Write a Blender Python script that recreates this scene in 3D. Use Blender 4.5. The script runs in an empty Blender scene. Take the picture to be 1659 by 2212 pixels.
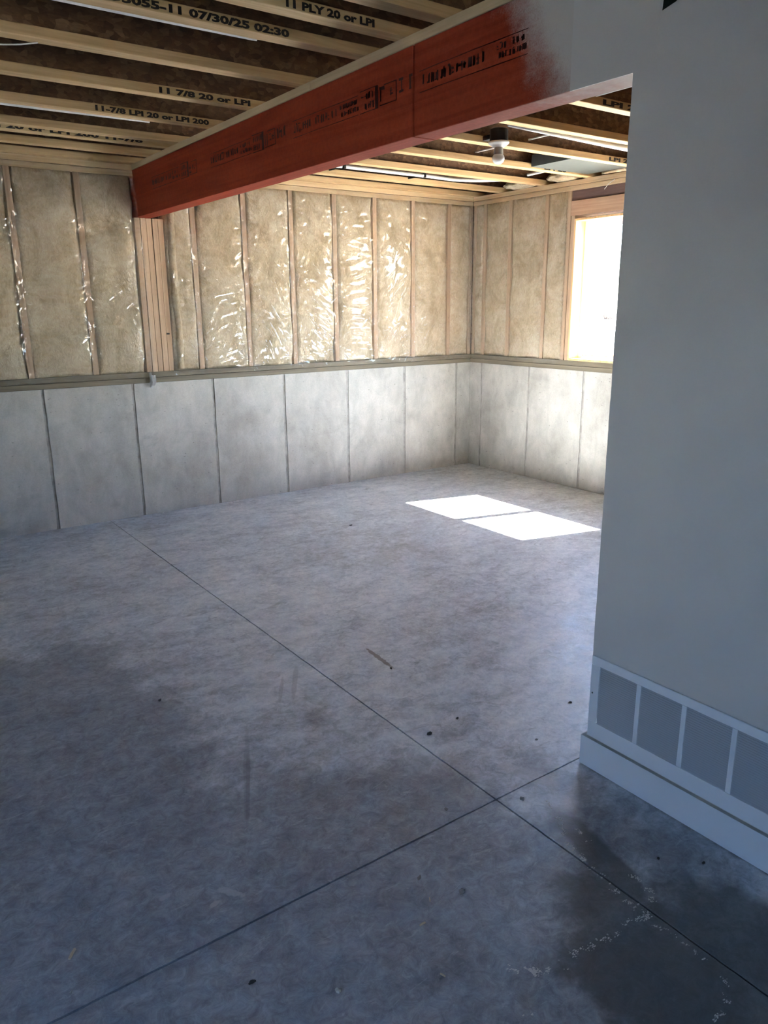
import bpy, bmesh, math, random
import numpy as np
from mathutils import Vector, Matrix, noise

random.seed(7)
sc = bpy.context.scene
col = sc.collection
W, H = 1659.0, 2212.0

# ------------------------------------------------------------------ camera
F_PX, PITCH, YAW, ROLL, CAM_H = 1655.37, 0.2637, 0.6175, -0.0084, 1.5065
cam_d = bpy.data.cameras.new('camera')
cam_d.sensor_fit = 'VERTICAL'
cam_d.sensor_height = 36.0
cam_d.lens = 36.0 * F_PX / H
cam_d.clip_start = 0.02
cam_d.clip_end = 500
cam = bpy.data.objects.new('camera', cam_d)
col.objects.link(cam)
fw = Vector((math.sin(YAW) * math.cos(PITCH), math.cos(YAW) * math.cos(PITCH), -math.sin(PITCH)))
rt = Vector((math.cos(YAW), -math.sin(YAW), 0))
up = rt.cross(fw)
r2 = math.cos(ROLL) * rt + math.sin(ROLL) * up
u2 = -math.sin(ROLL) * rt + math.cos(ROLL) * up
M = Matrix((r2, u2, -fw)).transposed().to_4x4()
M.translation = Vector((0, 0, CAM_H))
cam.matrix_world = M
sc.camera = cam

# ------------------------------------------------------------------ world, sun, exposure
SUN_DIR = Vector((-1.0, 0.25, -1.321)).normalized()      # direction the light travels
SUN_E, SKY_S = 100.0, 1.0
world = bpy.data.worlds.new('sky')
sc.world = world
world.use_nodes = True
wn = world.node_tree
wn.nodes.clear()
wo = wn.nodes.new('ShaderNodeOutputWorld')
wb = wn.nodes.new('ShaderNodeBackground')
sky = wn.nodes.new('ShaderNodeTexSky')
sky.sky_type = 'NISHITA'
sky.sun_disc = False
sky.sun_elevation = math.asin(-SUN_DIR.z)
sky.sun_rotation = math.atan2(-SUN_DIR.x, -SUN_DIR.y)
sky.air_density = 1.0
sky.dust_density = 0.4
sky.ozone_density = 3.0
wb.inputs['Strength'].default_value = SKY_S
wn.links.new(sky.outputs[0], wb.inputs[0])
wn.links.new(wb.outputs[0], wo.inputs[0])

sd = bpy.data.lights.new('sun', 'SUN')
sd.energy = SUN_E
sd.angle = math.radians(0.53)
sd.color = (1.0, 0.975, 0.945)
sun = bpy.data.objects.new('sun', sd)
col.objects.link(sun)
sun.rotation_euler = SUN_DIR.to_track_quat('-Z', 'Y').to_euler()
sun.location = (20, -5, 26)


def portal(name, loc, sx, sy, direction):
    l = bpy.data.lights.new(name, 'AREA')
    l.shape = 'RECTANGLE'
    l.size, l.size_y = sx, sy
    l.cycles.is_portal = True
    o = bpy.data.objects.new(name, l)
    col.objects.link(o)
    o.location = loc
    o.rotation_euler = Vector(direction).to_track_quat('-Z', 'Z').to_euler()
    return o


sc.view_settings.view_transform = 'Standard'
sc.view_settings.look = 'None'
sc.view_settings.exposure = 1.85
sc.view_settings.gamma = 1.0
sc.view_settings.use_curve_mapping = False
sc.cycles.max_bounces = 4
sc.cycles.diffuse_bounces = 4
sc.cycles.glossy_bounces = 3
sc.cycles.transparent_max_bounces = 8
sc.cycles.sample_clamp_indirect = 12.0
sc.cycles.use_adaptive_sampling = True
sc.cycles.adaptive_threshold = 0.2
sc.cycles.adaptive_min_samples = 20
sc.cycles.caustics_reflective = False
sc.cycles.caustics_refractive = False

# ------------------------------------------------------------------ room numbers (metres)
YB, XR, HC = 5.561, 4.969, 0.977          # back wall face, window wall face, height of the concrete
XP, YP = 1.874, 1.473                     # painted partition: face and end
XL, YF = -2.3, -2.4                       # walls out of the picture
ZB, ZT, ZJ = 2.102, 2.403, 2.4386         # beam bottom, beam top, joist bottom
S = 0.6096
XJ3, YR2 = 2.3575, 4.178
XCUT, YCUT = 1.494, 1.507
PL = 0.038
ZS = HC + 2 * PL                          # top of the sill plates
ZP = ZJ - 2 * PL                          # bottom of the top plates

# ------------------------------------------------------------------ materials
def mat(name):
    m = bpy.data.materials.new(name)
    m.use_nodes = True
    nt = m.node_tree
    b = nt.nodes['Principled BSDF']
    return m, nt, b


def nd(nt, typ, **kw):
    n = nt.nodes.new(typ)
    for k, v in kw.items():
        if k in n.inputs:
            n.inputs[k].default_value = v
        else:
            setattr(n, k, v)
    return n


def lk(nt, a, b):
    nt.links.new(a, b)


def ramp(nt, src, stops):
    r = nt.nodes.new('ShaderNodeValToRGB')
    cr = r.color_ramp
    while len(cr.elements) < len(stops):
        cr.elements.new(0.5)
    for e, (p, c) in zip(cr.elements, stops):
        e.position = p
        e.color = (c[0], c[1], c[2], 1) if not isinstance(c, (int, float)) else (c, c, c, 1)
    lk(nt, src, r.inputs[0])
    return r.outputs[0]


def mixc(nt, fac, a, b, mode='MIX'):
    m = nt.nodes.new('ShaderNodeMix')
    m.data_type = 'RGBA'
    m.blend_type = mode
    for sock, v in ((m.inputs[0], fac), (m.inputs[6], a), (m.inputs[7], b)):
        if hasattr(v, 'is_linked') or hasattr(v, 'links'):
            lk(nt, v, sock)
        elif isinstance(v, (int, float)):
            sock.default_value = v
        else:
            sock.default_value = (v[0], v[1], v[2], 1)
    return m.outputs[2]


def math_n(nt, op, a, b=0.0, c=0.0):
    m = nt.nodes.new('ShaderNodeMath')
    m.operation = op
    for i, v in enumerate((a, b, c)):
        if hasattr(v, 'links'):
            lk(nt, v, m.inputs[i])
        else:
            m.inputs[i].default_value = v
    return m.outputs[0]


def pos(nt, scale=(1, 1, 1), loc=(0, 0, 0), kind='world'):
    if kind == 'world':
        s = nt.nodes.new('ShaderNodeNewGeometry').outputs['Position']
    else:
        s = nt.nodes.new('ShaderNodeTexCoord').outputs['Object']
    mp = nt.nodes.new('ShaderNodeMapping')
    mp.inputs['Scale'].default_value = scale
    mp.inputs['Location'].default_value = loc
    lk(nt, s, mp.inputs[0])
    return mp.outputs[0]


def nz(nt, vec, scale, detail=4.0, rough=0.55, dist=0.0):
    n = nd(nt, 'ShaderNodeTexNoise', Scale=scale, Detail=detail, Roughness=rough, Distortion=dist)
    lk(nt, vec, n.inputs['Vector'])
    return n.outputs['Fac']


def bump(nt, b, h, strength=0.3, dist=0.01, prev=None):
    n = nd(nt, 'ShaderNodeBump', Strength=strength, Distance=dist)
    lk(nt, h, n.inputs['Height'])
    if prev is not None:
        lk(nt, prev, n.inputs['Normal'])
    lk(nt, n.outputs[0], b.inputs['Normal'])
    return n.outputs[0]


def ell(nt, cx, cy, rx, ry, rot=0.0, wob=None, wamt=0.0):
    """soft 0..1 blob on the floor: 1 in the middle, 0 outside (world metres)"""
    g = nt.nodes.new('ShaderNodeNewGeometry').outputs['Position']
    sx = nt.nodes.new('ShaderNodeSeparateXYZ')
    lk(nt, g, sx.inputs[0])
    dx = math_n(nt, 'SUBTRACT', sx.outputs[0], cx)
    dy = math_n(nt, 'SUBTRACT', sx.outputs[1], cy)
    c, s = math.cos(rot), math.sin(rot)
    a = math_n(nt, 'MULTIPLY_ADD', dx, c / rx, math_n(nt, 'MULTIPLY', dy, s / rx))
    d = math_n(nt, 'MULTIPLY_ADD', dx, -s / ry, math_n(nt, 'MULTIPLY', dy, c / ry))
    r = math_n(nt, 'SQRT', math_n(nt, 'ADD', math_n(nt, 'MULTIPLY', a, a), math_n(nt, 'MULTIPLY', d, d)))
    if wob is not None:
        r = math_n(nt, 'ADD', r, math_n(nt, 'MULTIPLY', math_n(nt, 'SUBTRACT', wob, 0.5), wamt))
    mr = nd(nt, 'ShaderNodeMapRange', interpolation_type='SMOOTHSTEP')
    lk(nt, r, mr.inputs['Value'])
    mr.inputs['From Min'].default_value = 1.15
    mr.inputs['From Max'].default_value = 0.75
    return mr.outputs[0]


MT = {}


def m_floor():
    m, nt, b = mat('floor_concrete')
    p = pos(nt)
    big = nz(nt, p, 0.9, 5, 0.6, 0.4)
    mid = nz(nt, pos(nt, (1, 1.6, 1), (3, 1, 0)), 4.2, 5, 0.68, 0.6)
    fine = nz(nt, p, 95, 3, 0.7)
    streak = nz(nt, pos(nt, (1.0, 3.2, 1), (9, 2, 0)), 3.4, 6, 0.72, 1.2)
    c = ramp(nt, big, [(0.30, (0.40, 0.43, 0.465)), (0.52, (0.50, 0.535, 0.575)), (0.72, (0.60, 0.63, 0.66))])
    c = mixc(nt, 0.75, c, ramp(nt, mid, [(0.32, 0.30), (0.5, 0.52), (0.70, 0.72)]), 'OVERLAY')
    pale = ramp(nt, streak, [(0.56, 0.0), (0.68, 1.0)])
    c = mixc(nt, math_n(nt, 'MULTIPLY', pale, 0.42), c, (0.61, 0.64, 0.67))
    tan = ramp(nt, nz(nt, pos(nt, (1, 1, 1), (40, 7, 0)), 1.3, 3, 0.5), [(0.55, 0.0), (0.75, 1.0)])
    c = mixc(nt, math_n(nt, 'MULTIPLY', tan, 0.2), c, (0.36, 0.345, 0.315))
    c = mixc(nt, 0.35, c, ramp(nt, fine, [(0.3, 0.35), (0.7, 0.65)]), 'OVERLAY')
    # small dark pits and grit
    vo = nd(nt, 'ShaderNodeTexVoronoi', Scale=9.0, Randomness=1.0)
    lk(nt, p, vo.inputs['Vector'])
    pit = ramp(nt, vo.outputs['Distance'], [(0.018, 1.0), (0.035, 0.0)])
    c = mixc(nt, math_n(nt, 'MULTIPLY', pit, 0.55), c, (0.06, 0.06, 0.06))
    # darker zone on the foreground floor, with its own ragged outline
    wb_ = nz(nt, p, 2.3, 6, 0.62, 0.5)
    near_dark = math_n(nt, 'MAXIMUM', ell(nt, 0.35, 1.2, 1.35, 1.25, 0.0, wb_, 2.0), ell(nt, 0.2, 2.6, 0.75, 1.1, 0.2, wb_, 2.2))
    c = mixc(nt, math_n(nt, 'MULTIPLY', near_dark, 0.58), c, (0.125, 0.138, 0.16))
    spk = ramp(nt, nz(nt, p, 24, 5, 0.8, 0.8), [(0.34, 0.22), (0.5, 0.5), (0.66, 0.78)])
    c = mixc(nt, 0.55, c, spk, 'OVERLAY')
    flk = ramp(nt, nz(nt, pos(nt, (1.0, 2.4, 1), (17, 3, 0)), 8.5, 4, 0.75, 1.8), [(0.60, 0.0), (0.67, 1.0)])
    c = mixc(nt, math_n(nt, 'MULTIPLY', flk, 0.26), c, (0.66, 0.68, 0.70))
    drk = ramp(nt, nz(nt, pos(nt, (1.0, 1.8, 1), (5, 23, 0)), 6.0, 4, 0.75, 1.2), [(0.59, 0.0), (0.70, 1.0)])
    c = mixc(nt, math_n(nt, 'MULTIPLY', drk, 0.45), c, (0.13, 0.14, 0.155))
    # damp areas by the baseboard, each with its own outline
    wob = nz(nt, p, 6.0, 5, 0.6)
    d1 = ell(nt, 1.40, 0.72, 0.27, 0.42, 0.0, wob, 1.1)
    d2 = ell(nt, 1.555, 1.16, 0.055, 0.24, -0.22, wob, 1.0)
    d3 = ell(nt, 1.62, 0.72, 0.15, 0.28, 0.0, wob, 0.9)
    damp = math_n(nt, 'MAXIMUM', math_n(nt, 'MAXIMUM', d1, d2), d3)
    c = mixc(nt, math_n(nt, 'MULTIPLY', damp, 0.75), c, (0.075, 0.075, 0.070))
    pale1 = ell(nt, 1.645, 1.375, 0.055, 0.05, 0.4, wob, 1.6)
    pale2 = ell(nt, 1.67, 1.55, 0.03, 0.13, 0.35, wob, 1.4)
    c = mixc(nt, math_n(nt, 'MULTIPLY', math_n(nt, 'MAXIMUM', pale1, pale2), 0.35), c, (0.52, 0.52, 0.53))
    wf_ = nz(nt, p, 38, 3)
    # tyre and drag scuffs
    for (x, y, rx, ry, ro) in ((1.37, 2.58, 0.012, 0.15, -0.55), (1.29, 2.55, 0.008, 0.12, -0.55), (0.93, 2.12, 0.012, 0.26, -0.45),
                               (0.90, 2.05, 0.008, 0.2, -0.45)):
        e = ell(nt, x, y, rx, ry, ro, wob, 1.2)
        c = mixc(nt, math_n(nt, 'MULTIPLY', e, 0.3), c, (0.12, 0.12, 0.13))
    e = ell(nt, 1.775, 2.545, 0.012, 0.12, -0.08, wf_, 1.6)
    c = mixc(nt, math_n(nt, 'MULTIPLY', e, 0.75), c, (0.12, 0.085, 0.06))
    for (x, y, rx, ry, ro) in ((0.645, 1.64, 0.012, 0.04, 0.6), (0.60, 1.62, 0.02, 0.008, 0.3), (0.50, 1.72, 0.016, 0.009, 0.2)):
        e = ell(nt, x, y, rx, ry, ro, wf_, 2.2)
        c = mixc(nt, math_n(nt, 'MULTIPLY', e, 0.6), c, (0.5, 0.5, 0.5))
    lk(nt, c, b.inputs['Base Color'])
    rr = ramp(nt, mid, [(0.3, 0.34), (0.7, 0.52)])
    lk(nt, rr, b.inputs['Roughness'])
    b.inputs['Specular IOR Level'].default_value = 0.5
    h = math_n(nt, 'ADD', math_n(nt, 'MULTIPLY', mid, 0.7), math_n(nt, 'MULTIPLY', fine, 0.3))
    bump(nt, b, h, 0.22, 0.006)
    return m


def m_concrete_wall():
    m, nt, b = mat('wall_concrete')
    p = pos(nt)
    oi = nt.nodes.new('ShaderNodeObjectInfo').outputs['Random']
    big = nz(nt, p, 2.2, 6, 0.62, 0.3)
    mid = nz(nt, pos(nt, (1, 1, 0.5)), 9, 6, 0.65, 0.5)
    fine = nz(nt, p, 120, 3, 0.7)
    c = ramp(nt, big, [(0.30, (0.33, 0.315, 0.28)), (0.5, (0.43, 0.415, 0.375)), (0.72, (0.51, 0.495, 0.45))])
    c = mixc(nt, 0.5, c, ramp(nt, mid, [(0.3, 0.36), (0.7, 0.64)]), 'OVERLAY')
    c = mixc(nt, 0.25, c, ramp(nt, fine, [(0.3, 0.35), (0.7, 0.65)]), 'OVERLAY')
    c = mixc(nt, 0.16, c, ramp(nt, oi, [(0.0, 0.35), (1.0, 0.62)]), 'OVERLAY')
    # dark weathered drift on some stretches
    st = ramp(nt, nz(nt, pos(nt, (1, 1, 1.3), (5, 5, 3)), 1.7, 6, 0.7, 0.8), [(0.58, 0.0), (0.70, 1.0)])
    c = mixc(nt, math_n(nt, 'MULTIPLY', st, 0.55), c, (0.30, 0.285, 0.255))
    # bug holes
    tot = None
    for sc_, r0, off in ((19.0, 0.12, 0), (7.5, 0.06, 31)):
        vo = nd(nt, 'ShaderNodeTexVoronoi', Scale=sc_, Randomness=1.0)
        lk(nt, pos(nt, (0.8, 0.8, 1.9), (off, 0, off)), vo.inputs['Vector'])
        keep = ramp(nt, vo.outputs['Color'], [(0.50, 0.0), (0.56, 1.0)])
        pit = math_n(nt, 'MULTIPLY', ramp(nt, vo.outputs['Distance'], [(r0 * 0.55, 1.0), (r0, 0.0)]), keep)
        tot = pit if tot is None else math_n(nt, 'MAXIMUM', tot, pit)
    c = mixc(nt, math_n(nt, 'MULTIPLY', tot, 0.6), c, (0.15, 0.145, 0.13))
    lk(nt, c, b.inputs['Base Color'])
    b.inputs['Roughness'].default_value = 0.85
    b.inputs['Specular IOR Level'].default_value = 0.25
    h = math_n(nt, 'SUBTRACT', math_n(nt, 'MULTIPLY', mid, 0.5), tot)
    bump(nt, b, h, 0.35, 0.006)
    return m


def m_seam():
    m, nt, b = mat('seam_concrete')
    c = ramp(nt, nz(nt, pos(nt), 14, 5, 0.6), [(0.3, (0.23, 0.22, 0.195)), (0.7, (0.42, 0.405, 0.365))])
    lk(nt, c, b.inputs['Base Color'])
    b.inputs['Roughness'].default_value = 0.9
    bump(nt, b, nz(nt, pos(nt), 40, 4), 0.4, 0.005)
    return m


def m_wood(name, dark, light, axis='x', grain=1.0, rough=0.7, knots=0.5):
    m, nt, b = mat(name)
    oi = nt.nodes.new('ShaderNodeObjectInfo').outputs['Random']
    sc3 = {'x': (0.9, 22, 22), 'y': (22, 0.9, 22), 'z': (22, 22, 0.9)}[axis]
    mp = nt.nodes.new('ShaderNodeMapping')
    g = nt.nodes.new('ShaderNodeNewGeometry').outputs['Position']
    lk(nt, g, mp.inputs[0])
    mp.inputs['Scale'].default_value = sc3
    cb = nt.nodes.new('ShaderNodeCombineXYZ')
    off = math_n(nt, 'MULTIPLY', oi, 37.0)
    for i in range(3):
        lk(nt, off, cb.inputs[i])
    lk(nt, cb.outputs[0], mp.inputs['Location'])
    v = mp.outputs[0]
    g1 = nz(nt, v, 1.0, 5, 0.6, 1.2)
    g2 = nz(nt, v, 4.0, 3, 0.6, 0.4)
    gg = math_n(nt, 'ADD', math_n(nt, 'MULTIPLY', g1, 0.7), math_n(nt, 'MULTIPLY', g2, 0.3))
    c = ramp(nt, gg, [(0.32, dark), (0.62, light)])
    c = mixc(nt, 0.3, c, ramp(nt, oi, [(0.0, 0.36), (1.0, 0.64)]), 'OVERLAY')
    vo = nd(nt, 'ShaderNodeTexVoronoi', Scale=3.1, Randomness=1.0)
    s3 = {'x': (0.55, 1, 1), 'y': (1, 0.55, 1), 'z': (1, 1, 0.55)}[axis]
    lk(nt, pos(nt, s3, (2.7, 8.1, 4.4)), vo.inputs['Vector'])
    kn = ramp(nt, vo.outputs['Distance'], [(0.022, 1.0), (0.05, 0.0)])
    c = mixc(nt, math_n(nt, 'MULTIPLY', kn, knots), c, tuple(0.35 * x for x in dark))
    lk(nt, c, b.inputs['Base Color'])
    b.inputs['Roughness'].default_value = rough
    b.inputs['Specular IOR Level'].default_value = 0.3
    bump(nt, b, gg, 0.15 * grain, 0.003)
    return m


def m_osb():
    m, nt, b = mat('osb_web')
    p = pos(nt, (1.4, 1.0, 2.2))
    vo = nd(nt, 'ShaderNodeTexVoronoi', Scale=24.0, Randomness=1.0)
    lk(nt, p, vo.inputs['Vector'])
    w = nz(nt, pos(nt, (2, 2, 5)), 9, 5, 0.7, 2.0)
    c = ramp(nt, vo.outputs['Color'], [(0.1, (0.08, 0.040, 0.018)), (0.5, (0.125, 0.066, 0.030)), (0.9, (0.20, 0.118, 0.06))])
    c = mixc(nt, 0.7, c, ramp(nt, w, [(0.3, 0.28), (0.7, 0.68)]), 'OVERLAY')
    lk(nt, c, b.inputs['Base Color'])
    b.inputs['Roughness'].default_value = 0.75
    bump(nt, b, vo.outputs['Distance'], 0.3, 0.004)
    return m


def m_beam():
    m, nt, b = mat('red_beam_coating')
    p = pos(nt)
    g1 = nz(nt, pos(nt, (22, 0.8, 22)), 1.0, 5, 0.6, 1.0)
    n2 = nz(nt, p, 60, 4, 0.7)
    n3 = nz(nt, p, 3, 5, 0.6)
    c = ramp(nt, g1, [(0.3, (0.225, 0.034, 0.016)), (0.65, (0.315, 0.055, 0.026))])
    c = mixc(nt, 0.45, c, ramp(nt, n2, [(0.3, 0.36), (0.7, 0.62)]), 'OVERLAY')
    c = mixc(nt, 0.35, c, ramp(nt, n3, [(0.3, 0.36), (0.7, 0.62)]), 'OVERLAY')
    vo = nd(nt, 'ShaderNodeTexVoronoi', Scale=6.0, Randomness=1.0)
    lk(nt, pos(nt, (1, 0.8, 1), (1.3, 4.2, 2.0)), vo.inputs['Vector'])
    keep = ramp(nt, vo.outputs['Color'], [(0.62, 0.0), (0.68, 1.0)])
    kn = math_n(nt, 'MULTIPLY', ramp(nt, vo.outputs['Distance'], [(0.03, 1.0), (0.07, 0.0)]), keep)
    c = mixc(nt, math_n(nt, 'MULTIPLY', kn, 0.75), c, (0.07, 0.012, 0.008))
    # grey wall paint oversprayed on the end that runs into the wall
    sx = nt.nodes.new('ShaderNodeSeparateXYZ')
    lk(nt, nt.nodes.new('ShaderNodeNewGeometry').outputs['Position'], sx.inputs[0])
    edge = math_n(nt, 'MULTIPLY_ADD', math_n(nt, 'SUBTRACT', sx.outputs[2], ZB), 0.62, 1.755)
    d = math_n(nt, 'SUBTRACT', edge, sx.outputs[1])
    d = math_n(nt, 'ADD', d, math_n(nt, 'MULTIPLY', math_n(nt, 'SUBTRACT', nz(nt, p, 9, 6, 0.65), 0.5), 0.22))
    d = math_n(nt, 'ADD', d, math_n(nt, 'MULTIPLY', math_n(nt, 'SUBTRACT', nz(nt, p, 240, 2, 0.6), 0.5), 0.10))
    mr = nd(nt, 'ShaderNodeMapRange', interpolation_type='SMOOTHSTEP')
    lk(nt, d, mr.inputs['Value'])
    mr.inputs['From Min'].default_value = -0.09
    mr.inputs['From Max'].default_value = 0.13
    # the underside only caught a thin mist
    nrm = nt.nodes.new('ShaderNodeSeparateXYZ')
    lk(nt, nt.nodes.new('ShaderNodeNewGeometry').outputs['Normal'], nrm.inputs[0])
    under = math_n(nt, 'LESS_THAN', nrm.outputs[2], -0.5)
    mist = nd(nt, 'ShaderNodeMapRange', interpolation_type='SMOOTHSTEP')
    lk(nt, math_n(nt, 'ADD', sx.outputs[1], math_n(nt, 'MULTIPLY', math_n(nt, 'SUBTRACT', nz(nt, p, 20, 5, 0.65), 0.5), 0.25)), mist.inputs['Value'])
    mist.inputs['From Min'].default_value = 1.95
    mist.inputs['From Max'].default_value = 1.45
    mist.inputs['To Max'].default_value = 0.85
    fac = mixc(nt, under, mr.outputs[0], mist.outputs[0])
    c = mixc(nt, fac, c, (0.50, 0.48, 0.45))
    lk(nt, c, b.inputs['Base Color'])
    b.inputs['Roughness'].default_value = 0.75
    b.inputs['Specular IOR Level'].default_value = 0.12
    bump(nt, b, g1, 0.12, 0.003)
    return m


def m_paint(name, colr, orange=0.25, rough=0.6):
    m, nt, b = mat(name)
    p = pos(nt)
    n = nz(nt, p, 160, 3, 0.5)
    b2 = nz(nt, p, 3, 3, 0.5)
    c = mixc(nt, 0.06, colr, ramp(nt, b2, [(0.3, 0.3), (0.7, 0.7)]), 'OVERLAY')
    lk(nt, c, b.inputs['Base Color'])
    b.inputs['Roughness'].default_value = rough
    b.inputs['Specular IOR Level'].default_value = 0.3
    bump(nt, b, n, orange, 0.002)
    return m


def m_plain(name, colr, rough=0.5, metal=0.0, var=0.08, scale=30):
    m, nt, b = mat(name)
    n = nz(nt, pos(nt), scale, 4, 0.6)
    c = mixc(nt, var * 3, colr, ramp(nt, n, [(0.3, 0.38), (0.7, 0.62)]), 'OVERLAY')
    lk(nt, c, b.inputs['Base Color'])
    b.inputs['Roughness'].default_value = rough
    b.inputs['Metallic'].default_value = metal
    return m


def m_insulation():
    m, nt, b = mat('fibreglass')
    p = pos(nt)
    n1 = nz(nt, pos(nt, (1, 1, 0.8)), 5, 7, 0.7, 0.8)
    n2 = nz(nt, pos(nt, (1, 1, 0.6)), 45, 6, 0.75, 1.5)
    c = ramp(nt, n1, [(0.30, (0.40, 0.305, 0.185)), (0.5, (0.55, 0.45, 0.305)), (0.70, (0.67, 0.585, 0.435))])
    c = mixc(nt, 0.6, c, ramp(nt, n2, [(0.3, 0.30), (0.7, 0.68)]), 'OVERLAY')
    lk(nt, c, b.inputs['Base Color'])
    b.inputs['Roughness'].default_value = 0.95
    b.inputs['Specular IOR Level'].default_value = 0.05
    h = math_n(nt, 'ADD', math_n(nt, 'MULTIPLY', n1, 0.7), math_n(nt, 'MULTIPLY', n2, 0.3))
    bump(nt, b, h, 0.8, 0.025)
    return m


def schlick(nt, f0, k=1.0):
    lw = nd(nt, 'ShaderNodeLayerWeight', Blend=0.5)
    p5 = math_n(nt, 'POWER', lw.outputs['Facing'], 5.0)
    return math_n(nt, 'MULTIPLY', math_n(nt, 'MULTIPLY_ADD', p5, 1 - f0, f0), k)


def m_film():
    m, nt, b = mat('clear_poly_film')
    nt.nodes.remove(b)
    out = nt.nodes['Material Output']
    tr = nd(nt, 'ShaderNodeBsdfTransparent')
    tr.inputs[0].default_value = (0.975, 0.975, 0.975, 1)
    gl = nd(nt, 'ShaderNodeBsdfGlossy', Roughness=0.06)
    df = nd(nt, 'ShaderNodeBsdfDiffuse')
    df.inputs[0].default_value = (0.85, 0.85, 0.85, 1)
    fac = schlick(nt, 0.04, 1.5)
    m1 = nd(nt, 'ShaderNodeMixShader')
    m1.inputs[0].default_value = 0.03
    lk(nt, tr.outputs[0], m1.inputs[1])
    lk(nt, df.outputs[0], m1.inputs[2])
    m2 = nd(nt, 'ShaderNodeMixShader')
    lk(nt, fac, m2.inputs[0])
    lk(nt, m1.outputs[0], m2.inputs[1])
    lk(nt, gl.outputs[0], m2.inputs[2])
    lk(nt, m2.outputs[0], out.inputs[0])
    return m


def m_glass(name, tint=(1, 1, 1), rough=0.02):
    m, nt, b = mat(name)
    nt.nodes.remove(b)
    out = nt.nodes['Material Output']
    tr = nd(nt, 'ShaderNodeBsdfTransparent')
    tr.inputs[0].default_value = (*tint, 1)
    gl = nd(nt, 'ShaderNodeBsdfGlossy', Roughness=rough)
    fr = schlick(nt, 0.035)
    mx = nd(nt, 'ShaderNodeMixShader')
    lk(nt, fr, mx.inputs[0])
    lk(nt, tr.outputs[0], mx.inputs[1])
    lk(nt, gl.outputs[0], mx.inputs[2])
    lk(nt, mx.outputs[0], out.inputs[0])
    return m


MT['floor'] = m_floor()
MT['conc'] = m_concrete_wall()
MT['seam'] = m_seam()
MT['joist'] = m_wood('flange_lumber', (0.42, 0.27, 0.12), (0.66, 0.475, 0.255), 'x')
MT['osb'] = m_osb()
MT['stud'] = m_wood('stud_lumber', (0.40, 0.265, 0.165), (0.57, 0.415, 0.275), 'z')
MT['plate_x'] = m_wood('plate_lumber', (0.44, 0.31, 0.17), (0.62, 0.475, 0.295), 'x')
MT['plate_y'] = m_wood('plate_lumber_across', (0.46, 0.31, 0.17), (0.64, 0.47, 0.29), 'y')
MT['strip'] = m_wood('beam_plate_lumber', (0.47, 0.36, 0.21), (0.60, 0.48, 0.31), 'y')
MT['treated_x'] = m_wood('treated_lumber', (0.125, 0.105, 0.075), (0.215, 0.185, 0.13), 'x')
MT['treated_y'] = m_wood('treated_lumber_across', (0.125, 0.105, 0.075), (0.215, 0.185, 0.13), 'y')
MT['header'] = m_wood('header_lumber', (0.36, 0.21, 0.13), (0.52, 0.34, 0.22), 'y')
MT['dark_osb'] = m_wood('header_spacer', (0.09, 0.055, 0.05), (0.17, 0.11, 0.095), 'y')
MT['liner'] = m_wood('pine_liner', (0.62, 0.36, 0.16), (0.80, 0.54, 0.29), 'z')
MT['beam'] = m_beam()
MT['ink'] = m_plain('black_ink', (0.018, 0.014, 0.010), 0.8)
MT['ink_red'] = m_plain('dark_ink', (0.045, 0.010, 0.007), 0.8)
MT['wallpaint'] = m_paint('grey_wall_paint', (0.52, 0.515, 0.50))
MT['trim'] = m_paint('white_trim_paint', (0.64, 0.68, 0.73), 0.1, 0.5)
MT['mdf'] = m_plain('raw_board_edge', (0.46, 0.47, 0.45), 0.9)
MT['grille'] = m_paint('white_enamel', (0.64, 0.68, 0.73), 0.03, 0.4)
MT['grille_dark'] = m_plain('duct_dark', (0.03, 0.03, 0.032), 0.9)
MT['screw'] = m_plain('screw_steel', (0.10, 0.12, 0.12), 0.5, 0.6)
MT['white_pl'] = m_plain('white_plastic', (0.78, 0.78, 0.76), 0.35)
MT['vinyl'] = m_plain('white_vinyl', (0.80, 0.81, 0.82), 0.4)
MT['black_pl'] = m_plain('black_plastic', (0.012, 0.012, 0.013), 0.45)
MT['cable'] = m_plain('white_cable', (0.74, 0.73, 0.70), 0.5)
MT['grey_metal'] = m_plain('dull_sheet', (0.06, 0.072, 0.068), 0.9)
MT['ins'] = m_insulation()
MT['film'] = m_film()
MT['glass'] = m_glass('window_glass')
MT['lampgrey'] = m_plain('grey_lamp_body', (0.42, 0.43, 0.43), 0.4)
MT['frost'] = m_plain('frosted_globe', (0.80, 0.80, 0.76), 0.25)
MT['crumb'] = m_plain('concrete_crumb', (0.40, 0.41, 0.38), 0.95, 0, 0.2, 120)
MT['stone'] = m_plain('grey_stone_chip', (0.20, 0.195, 0.185), 0.9, 0, 0.2, 90)
MT['darkchip'] = m_plain('dark_chip', (0.025, 0.024, 0.022), 0.8)
MT['woodchip'] = m_plain('wood_chip', (0.50, 0.42, 0.30), 0.8)
MT['crust'] = m_plain('mineral_crust', (0.62, 0.62, 0.58), 0.95)
MT['green'] = m_plain('dark_green_tape', (0.03, 0.05, 0.04), 0.7)
MT['soil'] = m_plain('dry_soil', (0.27, 0.255, 0.225), 0.95, 0, 0.2, 3)
MT['twig'] = m_plain('twig_bark', (0.16, 0.12, 0.10), 0.9)
MT['siding'] = m_plain('house_siding', (0.5, 0.5, 0.48), 0.8)
MT['shade'] = m_plain('slab_base', (0.05, 0.05, 0.05), 0.95)

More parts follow.
